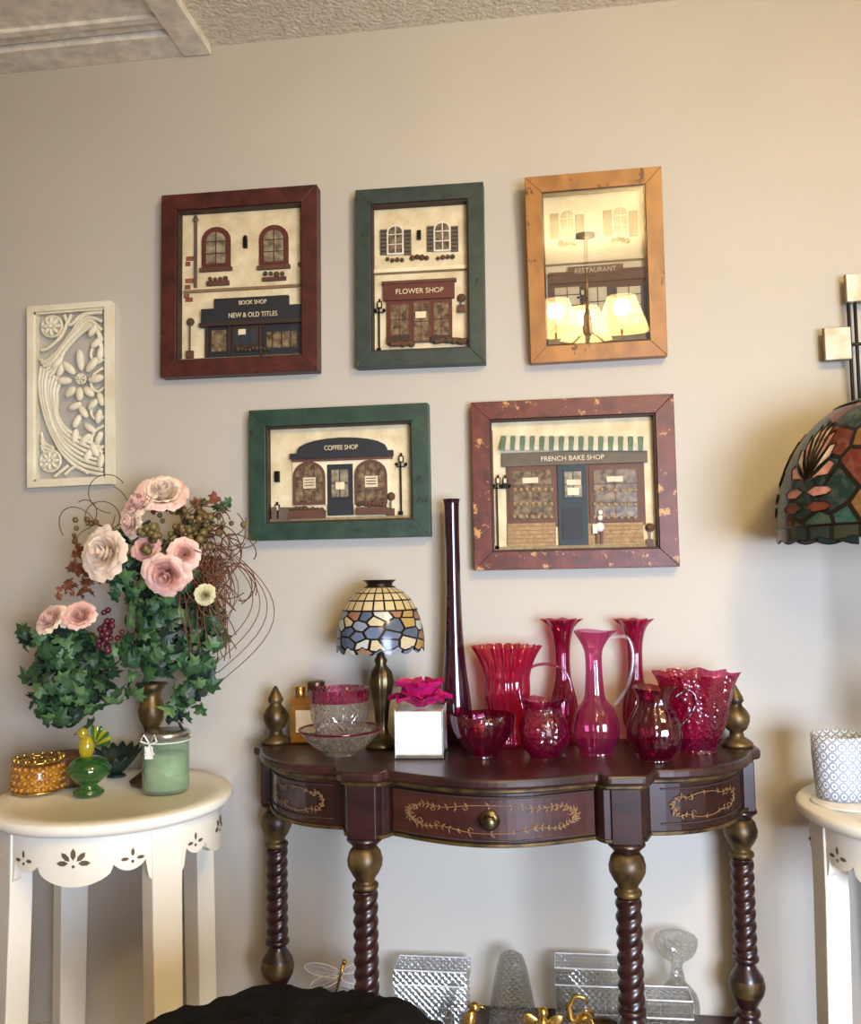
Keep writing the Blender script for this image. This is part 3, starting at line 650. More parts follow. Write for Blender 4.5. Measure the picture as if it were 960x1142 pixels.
# ------------------------------------------------------------ turned objects from measured profiles
def lat(name,px,y,zs,prof,mat,n=40,ruf=None,parent=None,cap='end',extra=None,solid=0,sm=3,flat=False,ribs=None,twist=0):
    """prof: list top->bottom (half width, photo row); turned body standing on height zs"""
    if y is None: y=H(px,prof[-1][1]-prof[-1][0]*.2,zs).y
    P=put(px,y,zs); s_=depth((P.x,P.y,P.z+.1))/F
    zt_=W(px,prof[0][1],y).z; zb_=W(px,prof[-1][1],y).z; k=(zt_-zs)/(zt_-zb_)
    pr_=[]
    for hw,py in prof: pr_.append((hw*s_,(W(px,py,y).z-zb_)*k))
    if sm>1:
        q=[]; L=[pr_[0]]+pr_+[pr_[-1]]
        for i in range(1,len(L)-2):
            for j in range(sm):
                t=j/sm; o=[]
                for d in (0,1):
                    p0,p1,p2,p3=L[i-1][d],L[i][d],L[i+1][d],L[i+2][d]
                    o.append(.5*((2*p1)+(-p0+p2)*t+(2*p0-5*p1+4*p2-p3)*t*t+(-p0+3*p1-3*p2+p3)*t**3))
                q.append((max(.0005,o[0]),max(0,o[1])))
        q.append(pr_[-1]); pr_=q
    rf=None
    if ruf or ribs:
        def rf(th,t,r,z):
            dz=0
            if ribs: r=r*(1+ribs[1]*cos(ribs[0]*th+twist*t))
            if ruf:
                amp,kk,ext=ruf
                w_=max(0,1-t/ext)**1.5
                r=r*(1+amp*w_*cos(kk*th)); dz=amp*.25*s_*prof[0][0]*w_*cos(kk*th+.8)
            return r,z+dz
    b=MB(); b.lathe(pr_,mat,n,cap=cap,rf=rf,smooth=not flat)
    if extra: extra(b,s_,P)
    return b.obj(name,parent,loc=(P.x,P.y,P.z+.0008),solid=solid)
def arcpts(pts,P,n=8,dy=0):
    Q=[]
    for (x,y) in pts:
        w_=W(x,y,P.y); Q.append((w_.x-P.x,dy,w_.z-P.z))
    L=[Q[0]]+Q+[Q[-1]]; out=[]
    for i in range(1,len(L)-2):
        for j in range(n):
            t=j/n; o=[.5*((2*L[i][d])+(-L[i-1][d]+L[i+1][d])*t+(2*L[i-1][d]-5*L[i][d]+4*L[i+1][d]-L[i+2][d])*t*t+(-L[i-1][d]+3*L[i][d]-3*L[i+1][d]+L[i+2][d])*t**3) for d in (0,1,2)]
            out.append(o)
    out.append(Q[-1]); return out
lat('tall_slender_vase',509,-.07,ZT,[(11,557),(8.5,562),(8,600),(9,680),(12,735),(16,770),(18,795),(15,818),(12,824)],'maroon_vase')
lat('ruffled_rim_vase',567,-.09,ZT,[(37,721),(30,735),(25,752),(25,768),(21,788),(17,806),(19,822)],'coral_glass',n=160,ruf=(.07,20,.35),ribs=(20,.025),twist=1.5)
lat('small_cranberry_bowl',539,-.215,ZT,[(34,797),(35,803),(32,815),(24,828),(16,838),(16,842)],'cranberry_dark',n=96,ruf=(.03,8,.4),ribs=(16,.02))
def bask(b,s_,P): b.tube(arcpts([(583,792),(579,765),(590,746),(610,741),(629,749),(637,768),(632,792)],P),.0030,'pink_glass',8)
lat('cranberry_basket_with_handle',607,-.215,ZT,[(25,780),(19,788),(20,794),(26,806),(28,820),(25,834),(17,844),(16,847)],'cranberry_crackle',n=72,ruf=(.12,6,.3),extra=bask)
def jugh(b,s_,P): b.tube(arcpts([(680,712),(700,712),(706,735),(700,765),(686,786)],P),.0034,'clear_glass',8)
lat('tall_cranberry_jug',665,-.185,ZT,[(24,704),(17,712),(10,726),(9,745),(10,765),(12,780),(21,792),(26,808),(25,824),(18,838),(19,842)],'pink_glass',n=72,ruf=(.14,3,.2),extra=jugh,ribs=(12,.02))
lat('cranberry_bud_vase',630,-.06,ZT,[(21,691),(13,700),(9,716),(8,735),(9,755),(14,775),(16,795),(11,812),(14,822)],'cranberry',n=96,ruf=(.14,8,.2),ribs=(12,.03),twist=4)
lat('cranberry_bud_vase',711,-.055,ZT,[(20,691),(13,700),(9,716),(8,735),(9,755),(14,775),(16,795),(11,812),(14,822)],'cranberry',n=96,ruf=(.14,8,.2),ribs=(12,.03),twist=4)
def pith(b,s_,P): b.tube(arcpts([(752,778),(768,770),(776,782),(768,800),(758,810)],P),.0034,'cranberry_dark',8)
lat('small_cranberry_pitcher',731,-.24,ZT,[(25,767),(19,776),(19,786),(27,800),(30,815),(26,829),(18,838),(18,842)],'cranberry_dark',n=72,ruf=(.15,3,.25),extra=pith,ribs=(12,.03),twist=2)
lat('large_ruffled_bowl',779,-.15,ZT,[(44,751),(40,762),(36,782),(31,802),(24,818),(19,828),(20,833)],'cranberry_crackle',n=120,ruf=(.11,9,.45),ribs=(18,.02))
# crystal
lat('crystal_dish_with_red_rim',380,-.205,ZT,[(45,814),(42,820),(30,834),(18,841),(18,845)],'crystal',n=48,ruf=(.03,12,.4),extra=lambda b,s_,P:b.tube([(45.5*s_*cos(a_*pi/16),45.5*s_*sin(a_*pi/16),W(380,813,P.y).z-P.z) for a_ in range(32)],.0026,'cranberry',6,closed=True))
def cup_extra(b,s_,P):
    zt_=W(379,768,P.y).z-P.z
    b.lathe([(33.4*s_,zt_),(33.2*s_,zt_-.026)],'cranberry',40,cap=False)
lat('crystal_bowl_with_red_rim',379,-.205,ZT+.012,[(33,768),(32.5,784),(31,798),(24,812),(12,818),(20,826)],'crystal',extra=cup_extra)
P=put(338,-.075,ZT)
b=MB()
b.box((0,0,.052),(.07,.045,.10),'amber_glass'); b.box((0,0,.045),(.06,.036,.08),'honey'); b.box((0,-.0235,.05),(.045,.001,.05),'letter'); b.lathe([(.012,.102),(.012,.112),(.02,.114),(.02,.136),(.016,.139)],'brass',20,(.02,0,0)); b.lathe([(.012,.102),(.012,.122),(.010,.126)],'gold',20,(-.018,0,0))
b.obj('amber_perfume_bottle',loc=(P.x+.012,P.y,P.z+.001),bevel=.003)

# ------------------------------------------------------------ rose / leaf helpers
def basis(nrm,tw=0):
    z=Vector(nrm).normalized(); x=z.cross(Vector((0,0,1)))
    if x.length<.1: x=Vector((1,0,0))
    x.normalize(); y=z.cross(x)
    M=Matrix((x,y,z)).transposed().to_4x4(); return M@Matrix.Rotation(tw,4,'Z')
def rose(b,c,R,nrm,mats,layers=7):
    M=Matrix.Translation(c)@basis(nrm,U(0,6))
    for l in range(layers):
        t=l/(layers-1); rl=R*(.14+.82*t); cnt=3+int(l*.7); hh=R*(.70-.36*t)
        mt_=mats[0] if l<layers*.6 else mats[-1]
        for k in range(cnt):
            ph=2*pi*k/cnt+l*1.3+U(-.1,.1); w0=pi/cnt*1.28; vs=[];fs=[];nu,nv=7,6; wob=U(.85,1.12)
            for j in range(nv):
                v=j/(nv-1)
                for i in range(nu):
                    u=-1+2*i/(nu-1)
                    ww=w0*(.55+.45*min(1,v*2))*math.sqrt(max(.05,1-(max(0,v-.55)/.52)**2))
                    an=ph+u*ww; rad=rl*wob*(.22+.78*sin(v*pi/2)**(1.2))*(1+.05*abs(u))
                    z=-R*.25*(1-v)+hh*v - (R*.30*t*max(0,v-.7)/.3) - R*.04*u*u*t+R*.04*sin(u*5+k)*v*t
                    if v>.75: rad+=rl*.12*t*(v-.75)/.25
                    vs.append((rad*cos(an),rad*sin(an),z))
            for j in range(nv-1):
                for i in range(nu-1): fs.append((j*nu+i,j*nu+i+1,(j+1)*nu+i+1,(j+1)*nu+i))
            b.add(vs,fs,mt_,True,M)
IV=[(0,0),(.22,-.12),(.52,.02),(.36,.25),(.50,.52),(.20,.52),(0,1),(-.20,.52),(-.50,.52),(-.36,.25),(-.52,.02),(-.22,-.12)]
def leaf(b,c,sc,nrm,mat,tw,fold=.25):
    M=Matrix.Translation(c)@basis(nrm,tw)@Matrix.Scale(sc,4)
    vs=[(0,.28,.06)]+[(x,y,-abs(x)*fold-.15*(y-.3)**2) for x,y in IV]
    n=len(IV); b.add(vs,[(0,1+i,1+(i+1)%n) for i in range(n)],mat,False,M)
def foliage(b,c,rad,N,sc=(.026,.042),mats=('ivy','ivy','ivy_light','ivy_dark'),ymax=-.02):
    c=Vector(c)
    for i in range(N):
        d=Vector((rnd.gauss(0,1),rnd.gauss(0,1),rnd.gauss(0,1))).normalized(); k=U(.5,1.12)
        p_=c+Vector((d.x*rad[0],d.y*rad[1],d.z*rad[2]))*k
        if p_.y>ymax-.01: p_.y=ymax-.012-U(0,.02)
        n_=(d+Vector((U(-.8,.8),U(-1.1,.1),U(-.5,.9)))).normalized()
        if p_.y>ymax-.05: n_=Vector((U(-.3,.3),-1,U(-.3,.3)))
        leaf(b,p_,U(*sc),n_,rnd.choice(mats),pi+U(-1.3,1.3))
def curl(b,p0,R,turns,r,mat,nrm,a0=0,grow=.0,n=22,yclamp=-.012):
    M=Matrix.Translation(p0)@basis(nrm); pts=[]
    for i in range(n):
        t=i/(n-1); a_=a0+t*turns*2*pi; rr=R*(1+grow*t); q=M@Vector((rr*cos(a_),rr*sin(a_),.02*sin(3*t)))
        q.y=min(q.y,yclamp-r); pts.append(q)
    b.tube(pts,r,mat,5)

# ------------------------------------------------------------ left table arrangement
ZS=.7105
ty=-.165
pt=W
top=empty('floral_topiary_arrangement')
P=put(169,ty,ZS); b=MB()
b.lathe([(.045,0),(.047,.008),(.036,.016),(.018,.03),(.014,.05),(.022,.065),(.014,.08),(.013,.11),(.018,.125),(.026,.14),(.030,.16),(.026,.175),(.020,.19),(.024,.205),(.036,.22)],'bronze_gold',28,(P.x,P.y,P.z)); b.obj('pedestal_urn',top)
b=MB()
foliage(b,pt(188,705,ty),(.088,.10,.10),280)
foliage(b,pt(190,650,ty),(.090,.09,.08),140)
foliage(b,pt(150,640,ty-.01),(.055,.08,.06),60)
for px,py,k in ((222,745,20),(205,775,18),(195,795,8),(236,715,16),(228,765,10),(150,735,16),(238,690,12),(134,660,12),(140,600,10),(212,800,5),(152,765,8)): foliage(b,pt(px,py,ty-.03),(.03,.03,.03),k)
b.obj('ivy_foliage',top,recalc=False)
b=MB()
for px,py,rr,y,nr,ms in ((118,617,29,-.30,(-.25,-1,.15),('petal_cream','petal_cream')),(182,551,26,-.22,(.3,-1,.8),('petal_cream','petal_pink')),(156,563,21,-.24,(-.4,-1,.8),('petal_pink','petal_cream')),(147,582,18,-.25,(-.6,-1,.0),('petal_pink','petal_cream')),
    (186,640,25,-.30,(.1,-1,-.35),('petal_deep','petal_pink')),(206,618,17,-.27,(.4,-1,.1),('petal_deep','petal_pink')),(229,664,11,-.26,(.3,-1,0),('petal_yellow','petal_yellow')),(163,612,15,-.26,(0,-1,.3),('petal_deep','petal_deep'))):
    rose(b,pt(px,py,y),rr*depth(pt(px,py,y))/F,nr,ms)
b.obj('roses',top,recalc=False)
b=MB()
for i in range(70):
    q=pt(rnd.gauss(213,18),rnd.gauss(590,13),U(-.27,-.14)); b.ball(q,U(.006,.010),'berry',n=8,m=6)
for i in range(16):
    q=pt(rnd.gauss(165,10),rnd.gauss(594,9),U(-.3,-.26)); b.ball(q,U(.007,.011),'berry',n=8,m=6)
for i in range(9): b.ball(pt(U(80,108),U(566,606),-.2),U(.005,.008),'berry',n=8,m=6)
for i in range(26):
    q=pt(rnd.gauss(119,5),rnd.gauss(702,13),U(-.27,-.22)); b.ball(q,U(.006,.009),'grape',n=8,m=6)
b.obj('berries',top)
b=MB()
for i in range(60):
    q=pt(rnd.gauss(235,14),rnd.gauss(634,26),U(-.24,-.12)); curl(b,q,U(.025,.055),U(.35,.8),.0013,'vine',(U(-.5,.5),-1,U(-.5,.5)),U(0,6.28),U(-.3,.5))
for i in range(10):
    q=pt(U(90,130),rnd.gauss(585,16),U(-.24,-.14)); curl(b,q,U(.02,.04),U(.4,.7),.0011,'vine',(U(-.4,.4),-1,U(-.4,.4)),U(0,6.28),.4)
for i in range(56):
    x=U(205,240); pts=[]
    y=U(-.24,-.14); tx=x+U(-8,34); l=U(40,120)
    for k in range(9):
        t=k/8; pts.append(pt(x+(tx-x)*t+8*sin(t*4+i),620+l*t,y))
    b.tube(pts,.0012,'vine',5)
for i in range(7):
    pts=[pt(228+(30+i*5)*sin(t*pi)*(1 if i!=2 else .7)+i*3,605+t*(95+i*10),-.15-.01*i) for t in [k/14 for k in range(15)]]; b.tube(pts,.0010,'vine',5)
for i in range(40):
    q=pt(rnd.gauss(92,13),rnd.gauss(634,12),U(-.22,-.16)); leaf(b,q,U(.015,.028),(U(-1,1),-1,U(-1,1)),'dried',U(0,6))
for i in range(34):
    q=pt(rnd.gauss(218,18),rnd.gauss(574,10),U(-.22,-.14)); leaf(b,q,U(.015,.03),(U(-1,1),-1,U(-1,1)),rnd.choice(('dried','ivy')),U(0,6))
b.obj('curly_twigs',top,recalc=False)

sm=empty('potted_ivy_with_roses'); ys=-.185
P=put(76,ys,ZS); b=MB()
b.lathe([(.044,0),(.046,.01),(.050,.04),(.053,.065),(.050,.068)],'wicker',28,(P.x,P.y,P.z))
for k in range(14):
    a_=2*pi*k/14; b.tube([(P.x+.047*cos(a_),P.y+.047*sin(a_),P.z+.003),(P.x+.054*cos(a_),P.y+.054*sin(a_),P.z+.062)],.0035,'wicker',6)
b.obj('wicker_pot',sm)
b=MB(); foliage(b,pt(78,755,ys),(.078,.08,.10),230); foliage(b,pt(62,722,ys-.03),(.065,.06,.05),60); foliage(b,pt(78,795,ys),(.055,.06,.045),45)
for px,py in ((30,712),(36,755),(122,735),(122,775),(47,790)): foliage(b,pt(px,py,ys-.02),(.022,.02,.025),9)
b.obj('ivy_foliage',sm,recalc=False)
b=MB()
for px,py,rr,nr,ms in ((57,691,18,(-.3,-1,.6),('petal_pink','petal_cream')),(90,687,18,(.2,-1,.7),('petal_deep','petal_pink')),(74,690,10,(0,-1,.3),('petal_cream','petal_cream'))):
    rose(b,pt(px,py,-.28),rr*depth(pt(px,py,-.28))/F,nr,ms)
for i in range(10):
    q=pt(rnd.gauss(82,9),rnd.gauss(659,7),-.24); leaf(b,q,U(.012,.02),(U(-1,1),-1,U(-1,1)),'dried',U(0,6))
b.obj('roses',sm,recalc=False)

# candle jar
def cj(b,s_,P):
    b.lathe([(23*s_,.006),(23*s_,.078),(.001,.078)],'wax',32,cap='start')
    zt_=W(185,822,P.y).z-P.z
    b.lathe([(.001,zt_+.014),(24*s_,zt_+.014),(26.5*s_,zt_+.011),(26.5*s_,zt_+.002),(25*s_,zt_)],'silver',36)
    yb=-26*s_
    b.tube([(27*s_*cos(a_),27*s_*sin(a_),zt_-.006) for a_ in [k*pi/16 for k in range(32)]],.0016,'white',5,closed=True)
    for sg in (-1,1):
        b.tube([(-.012,yb-.003,zt_-.006),(-.012+sg*.012,yb-.006,zt_+.014),(-.012+sg*.018,yb-.008,zt_),(-.012,yb-.003,zt_-.006),(-.012+sg*.01,yb-.006,zt_-.028)],.0022,'white',5)
    b.box((-.014,yb-.003,zt_-.024),(.018,.0015,.026),'white')
lat('mint_candle_jar',185,None,ZS,[(25.5,824),(25.5,850),(25.5,880),(24,886)],'mint_glass',extra=cj,sm=1)
def hcn(b,s_,P):
    for r_ in range(4):
        for k in range(22):
            a_=2*pi*(k+.5*(r_%2))/22; R_=.0535-.001*r_; b.ball((R_*cos(a_),R_*sin(a_),.012+r_*.014),(.006,.006,.0058),'honey',n=8,m=6)
    for z_,R_ in ((.066,.050),(.004,.0545)): b.tube([(R_*cos(k*pi/16),R_*sin(k*pi/16),z_) for k in range(32)],.0026,'gold',6,closed=True)
    for k in range(16):
        a_=2*pi*k/16; b.ball((.050*cos(a_),.050*sin(a_),.070),(.005,.005,.006),'gold',n=8,m=6)
    for k in range(10):
        a_=2*pi*k/10; b.ball((.026*cos(a_),.026*sin(a_),.066),(.008,.008,.004),'gold',n=8,m=6)
lat('amber_honeycomb_candle_holder',43,None,ZS,[(4,852),(22,853),(26,858),(27,870),(26,884),(25,887)],'honey',extra=hcn,cap=True)
# green glass bird figurine
P=put(99,H(99,886,ZS).y,ZS); b=MB()
b.lathe([(.030,0),(.032,.006),(.020,.014),(.016,.020),(.030,.030),(.044,.045),(.046,.056),(.036,.070),(.02,.078)],'green_glass',32)
b.ball((0,0,.048),(.030,.030,.018),'green_glass')
b.ball((-.006,0,.098),(.017,.015,.026),'yellow_glass'); b.ball((-.012,-.004,.128),(.011,.011,.012),'yellow_glass')
b.tube([(-.018,-.006,.130),(-.030,-.010,.126)],[.004,.0008],'gold',8)
for k in range(7):
    a_=.2+k*.25; b.ball((.012+.022*cos(a_),.002,.100+.026*sin(a_)),(.020,.003,.006),'yellow_glass' if k%2 else 'green_glass',Matrix.Rotation(-a_,4,'Y'),10,6)
b.obj('green_glass_bird_figurine',loc=(P.x,P.y,P.z+.001))
# dark scalloped leaf dish
P=put(130,H(130,866,ZS).y,ZS); b=MB(); vs=[];fs=[];n=60
for j in range(6):
    t=j/5
    for i in range(n):
        th=2*pi*i/n; r=.056*t*(1+.09*t*cos(15*th)); vs.append((r*cos(th),r*sin(th)*.75,.004+.050*t**1.4+.006*t*cos(15*th)+(.012*t*sin(th))))
for j in range(5):
    for i in range(n): fs.append((j*n+i,j*n+(i+1)%n,(j+1)*n+(i+1)%n,(j+1)*n+i))
b.add(vs,fs,'ivy_dark',True); b.lathe([(.022,0),(.018,.005),(.010,.008)],'ivy_dark',24); b.obj('dark_green_scalloped_dish',loc=(P.x,P.y,P.z+.001),solid=.002)

# ------------------------------------------------------------ right side table tray and cup
b=MB(); b.lathe([(.001,.003),(.073,.003),(.075,.002),(.075,0),(.001,0)],'white',48,cap=False); b.obj('round_white_tray',loc=(put(950,-.25,ZS).x,-.25,ZS))
lat('patterned_ceramic_cup',938,-.225,ZS+.004,[(29,819),(29,840),(27.5,862),(25.5,884)],'patterned_cup',sm=1,solid=.003,n=48)

# ------------------------------------------------------------ big stained-glass table lamp (right)
P=put(1046,-.262,ZS); e=empty('stained_glass_table_lamp',(P.x,P.y,P.z)); s_=depth((P.x,P.y,1.35))/F
zt_=W(1046,436,P.y).z-P.z; zb=W(1046,610,P.y).z-P.z
RR=152*s_; Hh=zt_-zb
prof=[]
for i in range(15):
    t=i/14; r=RR*(.12+.88*sin(t*pi/2)**.85); z=zt_-Hh*(1-cos(t*pi/2))*.86 ; prof.append((r,z))
z_rim=prof[-1][1]
def dome(th,v):
    v=min(.999,max(0,v)); k=v*14; i=min(13,int(k)); f=k-i; r=prof[i][0]+(prof[i+1][0]-prof[i][0])*f; z=prof[i][1]+(prof[i+1][1]-prof[i][1])*f
    return Vector((r*1.006*cos(th),r*1.006*sin(th),z+.001))
b=MB(); b.lathe(prof,'stain_big',96,cap=False)
b.lathe([(RR*1.0,z_rim),(RR*1.0,z_rim-.022)],'stain_rim',96,cap=False,rf=lambda th,t,r,z:(r,z-(.007*abs(sin(th*12))*t)))
for r,z in ((RR,z_rim),(prof[4][0],prof[4][1])): b.tube([(r*1.004*cos(k*pi/36),r*1.004*sin(k*pi/36),z) for k in range(72)],.0022,'lead',6,closed=True)
b.lathe([(.004,zt_+.045),(.012,zt_+.035),(.008,zt_+.02),(.04,zt_+.008),(.045,zt_-.002)],'bronze_gold',24)
for fth in [math.radians(a_) for a_ in (202,246,290,334,18,66,112,157)]:
    for k in range(9):
        an=-1.35+2.7*k/8; pts=[];L_=.30
        v0=.80
        for u,w_ in ((.10,0),(.45,.09),(.8,.14),(1,.0),(.8,-.14),(.45,-.09)):
            rr=L_*u; a2=an+w_; pts.append(dome(fth+rr*sin(a2)*.85,v0-rr*cos(a2)*1.15))
        b.add(pts,[tuple(range(6))],'stain_white' if k%2 else 'stain_pink')
        b.tube([q*1.002 for q in pts],.0012,'lead',5,closed=True)
    for sg in (-1,1):
        for m_ in range(2):
            pts=[dome(fth+sg*(.02+.24*u),.85+.07*m_+w_) for u,w_ in ((0,0),(.3,.025),(.8,.02),(1,0),(.8,-.02),(.3,-.025))]
            b.add(pts,[tuple(range(6))],'stain_brown' if m_ else 'stain_pink'); b.tube([q*1.002 for q in pts],.0013,'lead',5,closed=True)
b.obj('shade',e,recalc=False)
b=MB(); b.lathe([(.09,0),(.09,.01),(.075,.02),(.04,.035),(.022,.06),(.03,.09),(.042,.13),(.035,.19),(.018,.24),(.014,.30),(.02,.33),(.011,.36),(.009,zt_-.01)],'bronze_gold',32); b.obj('lamp_base',e)

# ------------------------------------------------------------ small stained-glass lamp on console
P=put(426,-.125,ZT); e=empty('small_stained_glass_lamp',(P.x,P.y,P.z+.0005)); s_=depth((P.x,P.y,1.0))/F
zz=lambda py:W(426,py,P.y).z-P.z
b=MB()
b.lathe([(17*s_,zz(655)),(27*s_,zz(661)),(35*s_,zz(669)),(41*s_,zz(680))],'stain_top',64,cap=False)
b.lathe([(41*s_,zz(680)),(45*s_,zz(690)),(48*s_,zz(702)),(49.5*s_,zz(714)),(49*s_,zz(722))],'stain_small',64,cap=False,rf=lambda th,t,r,z:(r,z-(.010*abs(cos(th*8))*(t>.99))))
for r,py in ((17,655),(41.3,680)): b.tube([(r*s_*cos(k*pi/24),r*s_*sin(k*pi/24),zz(py)) for k in range(48)],.0018,'lead',6,closed=True)
b.lathe([(19*s_,zz(647)),(15*s_,zz(650)),(14*s_,zz(653)),(18*s_,zz(656)),(.001,zz(656))],'lead',32,cap=False); b.lathe([(.001,zz(648)),(.5*19*s_,zz(650)),(.7*19*s_,zz(655))],'bronze_gold',24,cap=False)
b.obj('shade',e,recalc=False)
b=MB()
b.lathe([(.036,0),(.037,.006),(.032,.012),(.024,.02),(.014,.032),(.012,.045),(.014,.06),(.016,.085),(.023,.12),(.027,.145),(.023,.165),(.012,.18),(.015,.19),(.009,.20),(.007,.30)],'brass',40,rf=lambda th,t,r,z:(r*(1+.07*cos(8*th)*(.03<z<.18)),z)); b.obj('lamp_base',e)

# ------------------------------------------------------------ white cube planter with magenta flower
P=put(470,-.20,ZT); e=empty('white_cube_planter_with_flower',(P.x,P.y,P.z+.0008),(0,0,.04)); b=MB(); s_=depth(P)/F; a=26*s_
b.box((0,0,.052),(2*a,2*a,.088),'porcelain'); b.box((0,0,.004),(2*a,2*a,.008),'silver')
for sx in(-1,1):
    for sy in (-1,1): b.box((sx*a,sy*a,.05),(.003,.003,.1),'silver')
b.obj('pot',e,bevel=.002)
b=MB(); rose(b,(.005,0,.126),.042,(.2,-.4,1),('magenta','magenta'),5)
def petal(a_,L,rise,wd0,c0=(0,0,.098),curlz=.01):
    M=Matrix.Translation(c0)@Matrix.Rotation(a_,4,'Z'); vs=[];fs=[]
    for j in range(7):
        t=j/6; wd=wd0*sin(pi*(.10+.86*t))
        for i in range(5):
            u=-1+i/2; vs.append((.008+L*t,u*wd,rise*t**.8+curlz*u*u-.012*max(0,t-.7)/.3))
    for j in range(6):
        for i in range(4): fs.append((j*5+i,j*5+i+1,j*5+i+6,j*5+i+5))
    b.add(vs,fs,'magenta',True,M)
for k in range(8): petal(2*pi*k/8+.1,.060,.026,.028)
for k in range(6): petal(2*pi*k/6+.5,.048,.060,.028)
b.obj('flower',e,recalc=False)

# ------------------------------------------------------------ shelf ornaments
ZH=.1868
def gbox(name,x0,x1,y0,y,dd=.075):
    P=put((x0+x1)/2,y,ZH); s_=depth(P)/F; w_=(x1-x0)*s_; hh=W((x0+x1)/2,y0,y).z-ZH; b=MB()
    b.box((0,0,hh*.36),(w_,dd,hh*.70),'crystal'); b.box((0,0,hh*.86),(w_*1.03,dd*1.05,hh*.24),'crystal')
    for i in range(10):
        x=-w_/2+w_*(i)/9; b.box((x,-dd/2-.001,hh*.35),(.002,.003,hh*.6),'clear_glass')
    for z in (hh*.72,hh*.98,hh*.03): b.tube([(sx*w_/2,sy*dd/2,z) for sx,sy in ((-1,-1),(1,-1),(1,1),(-1,1))],.0018,'porcelain',6,closed=True)
    b.obj(name,loc=(P.x,P.y,P.z+.002),bevel=.003)
gbox('cut_glass_box',443,523,1075,-.075); gbox('cut_glass_box',621,690,1072,-.075); gbox('cut_glass_box',722,772,1108,-.20,.06)
lat('cut_crystal_bell',572,-.085,ZH,[(6,1062),(13,1066),(17,1076),(21,1095),(26,1120),(27,1132)],'crystal',n=12,flat=True,sm=1,cap=True)
lat('crystal_decanter',757,-.07,ZH,[(8,1041),(22,1044),(24,1050),(18,1060),(8,1066),(6,1072),(8,1078),(9,1084),(20,1094),(24,1108),(20,1126)],'crystal',n=16,flat=True,sm=2,cap=True)
# dragonfly in glass holder
P=put(379,-.08,ZH); b=MB(); s_=depth(P)/F
b.lathe([(.034,.085),(.030,.04),(.026,.0)],'clear_glass',24,cap='end'); b.lathe([(.026,.05),(.024,.002)],'silver',24)
q=lambda px,py:(W(px,py,P.y).x-P.x,-.045,W(px,py,P.y).z-P.z)
b.tube([(0,0,.003),(0,-.03,.06),q(381,1090)],.0012,'gold',6); b.tube([q(388,1066),q(384,1080),q(378,1105)],[.005,.0035,.001],'gold',8); b.ball(q(389,1063),.006,'gold',n=8,m=6)
for (x0,y0,x1,y1) in ((384,1076,346,1068),(383,1080,352,1090),(387,1074,412,1067),(386,1080,426,1082)):
    A=Vector(q(x0,y0)); B=Vector(q(x1,y1)); mid=(A+B)/2; L_=(B-A).length/2; an=math.atan2(B.z-A.z,B.x-A.x)
    M=Matrix.Translation(mid)@Matrix.Rotation(-an,4,'Y')
    b.ball(mid,(L_,.0015,L_*.32),'clear_glass',Matrix.Rotation(-an,4,'Y'),14,7); b.tube([(L_*1.02*cos(k*pi/10),0,L_*.34*sin(k*pi/10)) for k in range(20)],.0014,'white',5,closed=True,M=M)
    for w_ in (-.15,.15): b.tube([(-L_*.9,0,0),(0,0,L_*w_),(L_*.85,0,L_*w_*.6)],.0009,'white',5,M=M)
b.obj('dragonfly_ornament',loc=(P.x,P.y,P.z))
P=put(524,-.235,ZH); b=MB()
b.lathe([(.022,0),(.022,.012),(.012,.02),(.008,.05)],'brass',16); b.ball((0,0,.075),(.014,.014,.026),'gold',Matrix.Rotation(.3,4,'Y')); b.ball((.012,0,.104),.011,'gold'); b.tube([(.02,0,.106),(.034,0,.102)],[.004,.0008],'gold',8); b.tube([(-.01,0,.06),(-.026,0,.035)],[.009,.003],'gold',8)
b.obj('gold_bird_figurine',loc=P)
P=put(607,-.235,ZH); b=MB()
b.lathe([(.026,0),(.024,.02),(.014,.06),(.012,.08),(.006,.09)],'gold',20); b.ball((0,0,.1),.011,'gold')
for sg in (-1,1):
    b.ball((sg*.022,.006,.078),(.022,.003,.012),'gold',Matrix.Rotation(-sg*.6,4,'Y'),12,7); b.tube([(sg*.01,0,.08),(sg*.02,-.012,.065),(sg*.006,-.02,.07)],.004,'gold',8)
b.obj('gold_angel_figurine',loc=P)
P=put(668,-.235,ZH); b=MB()
b.ball((.012,0,.066),(.040,.026,.030),'bronze_gold'); b.ball((-.026,0,.084),(.020,.017,.020),'gold')
for x in (-.010,.036):
    for y in (-.013,.013): b.tube([(x,y,.06),(x,y,.0)],[.011,.010],'bronze_gold',10)
b.tube([(-.04,0,.080),(-.054,0,.092),(-.056,0,.115),(-.044,0,.134),(-.026,0,.132),(-.02,0,.120)],[.008,.007,.006,.005,.004,.003],'gold',8)
for sg in (-1,1): b.ball((-.018,sg*.019,.084),(.014,.003,.018),'gold',Matrix.Rotation(sg*.4,4,'Z'),10,6); b.tube([(-.04,sg*.008,.074),(-.056,sg*.010,.076)],[.003,.001],'white',6)
b.obj('gold_elephant_figurine',loc=P)
P=put(562,-.245,ZH); b=MB(); poly=[]
for k in range(10):
    a_=pi/2+k*pi/5; r=.034 if k%2==0 else .020; poly.append((r*cos(a_),r*sin(a_)))
b.lathe([(.036,0),(.038,.045),(.036,.049)],'wicker',32); b.prism(poly,.050,.053,'letter','z'); b.obj('round_box_with_star',loc=P,bevel=.001)

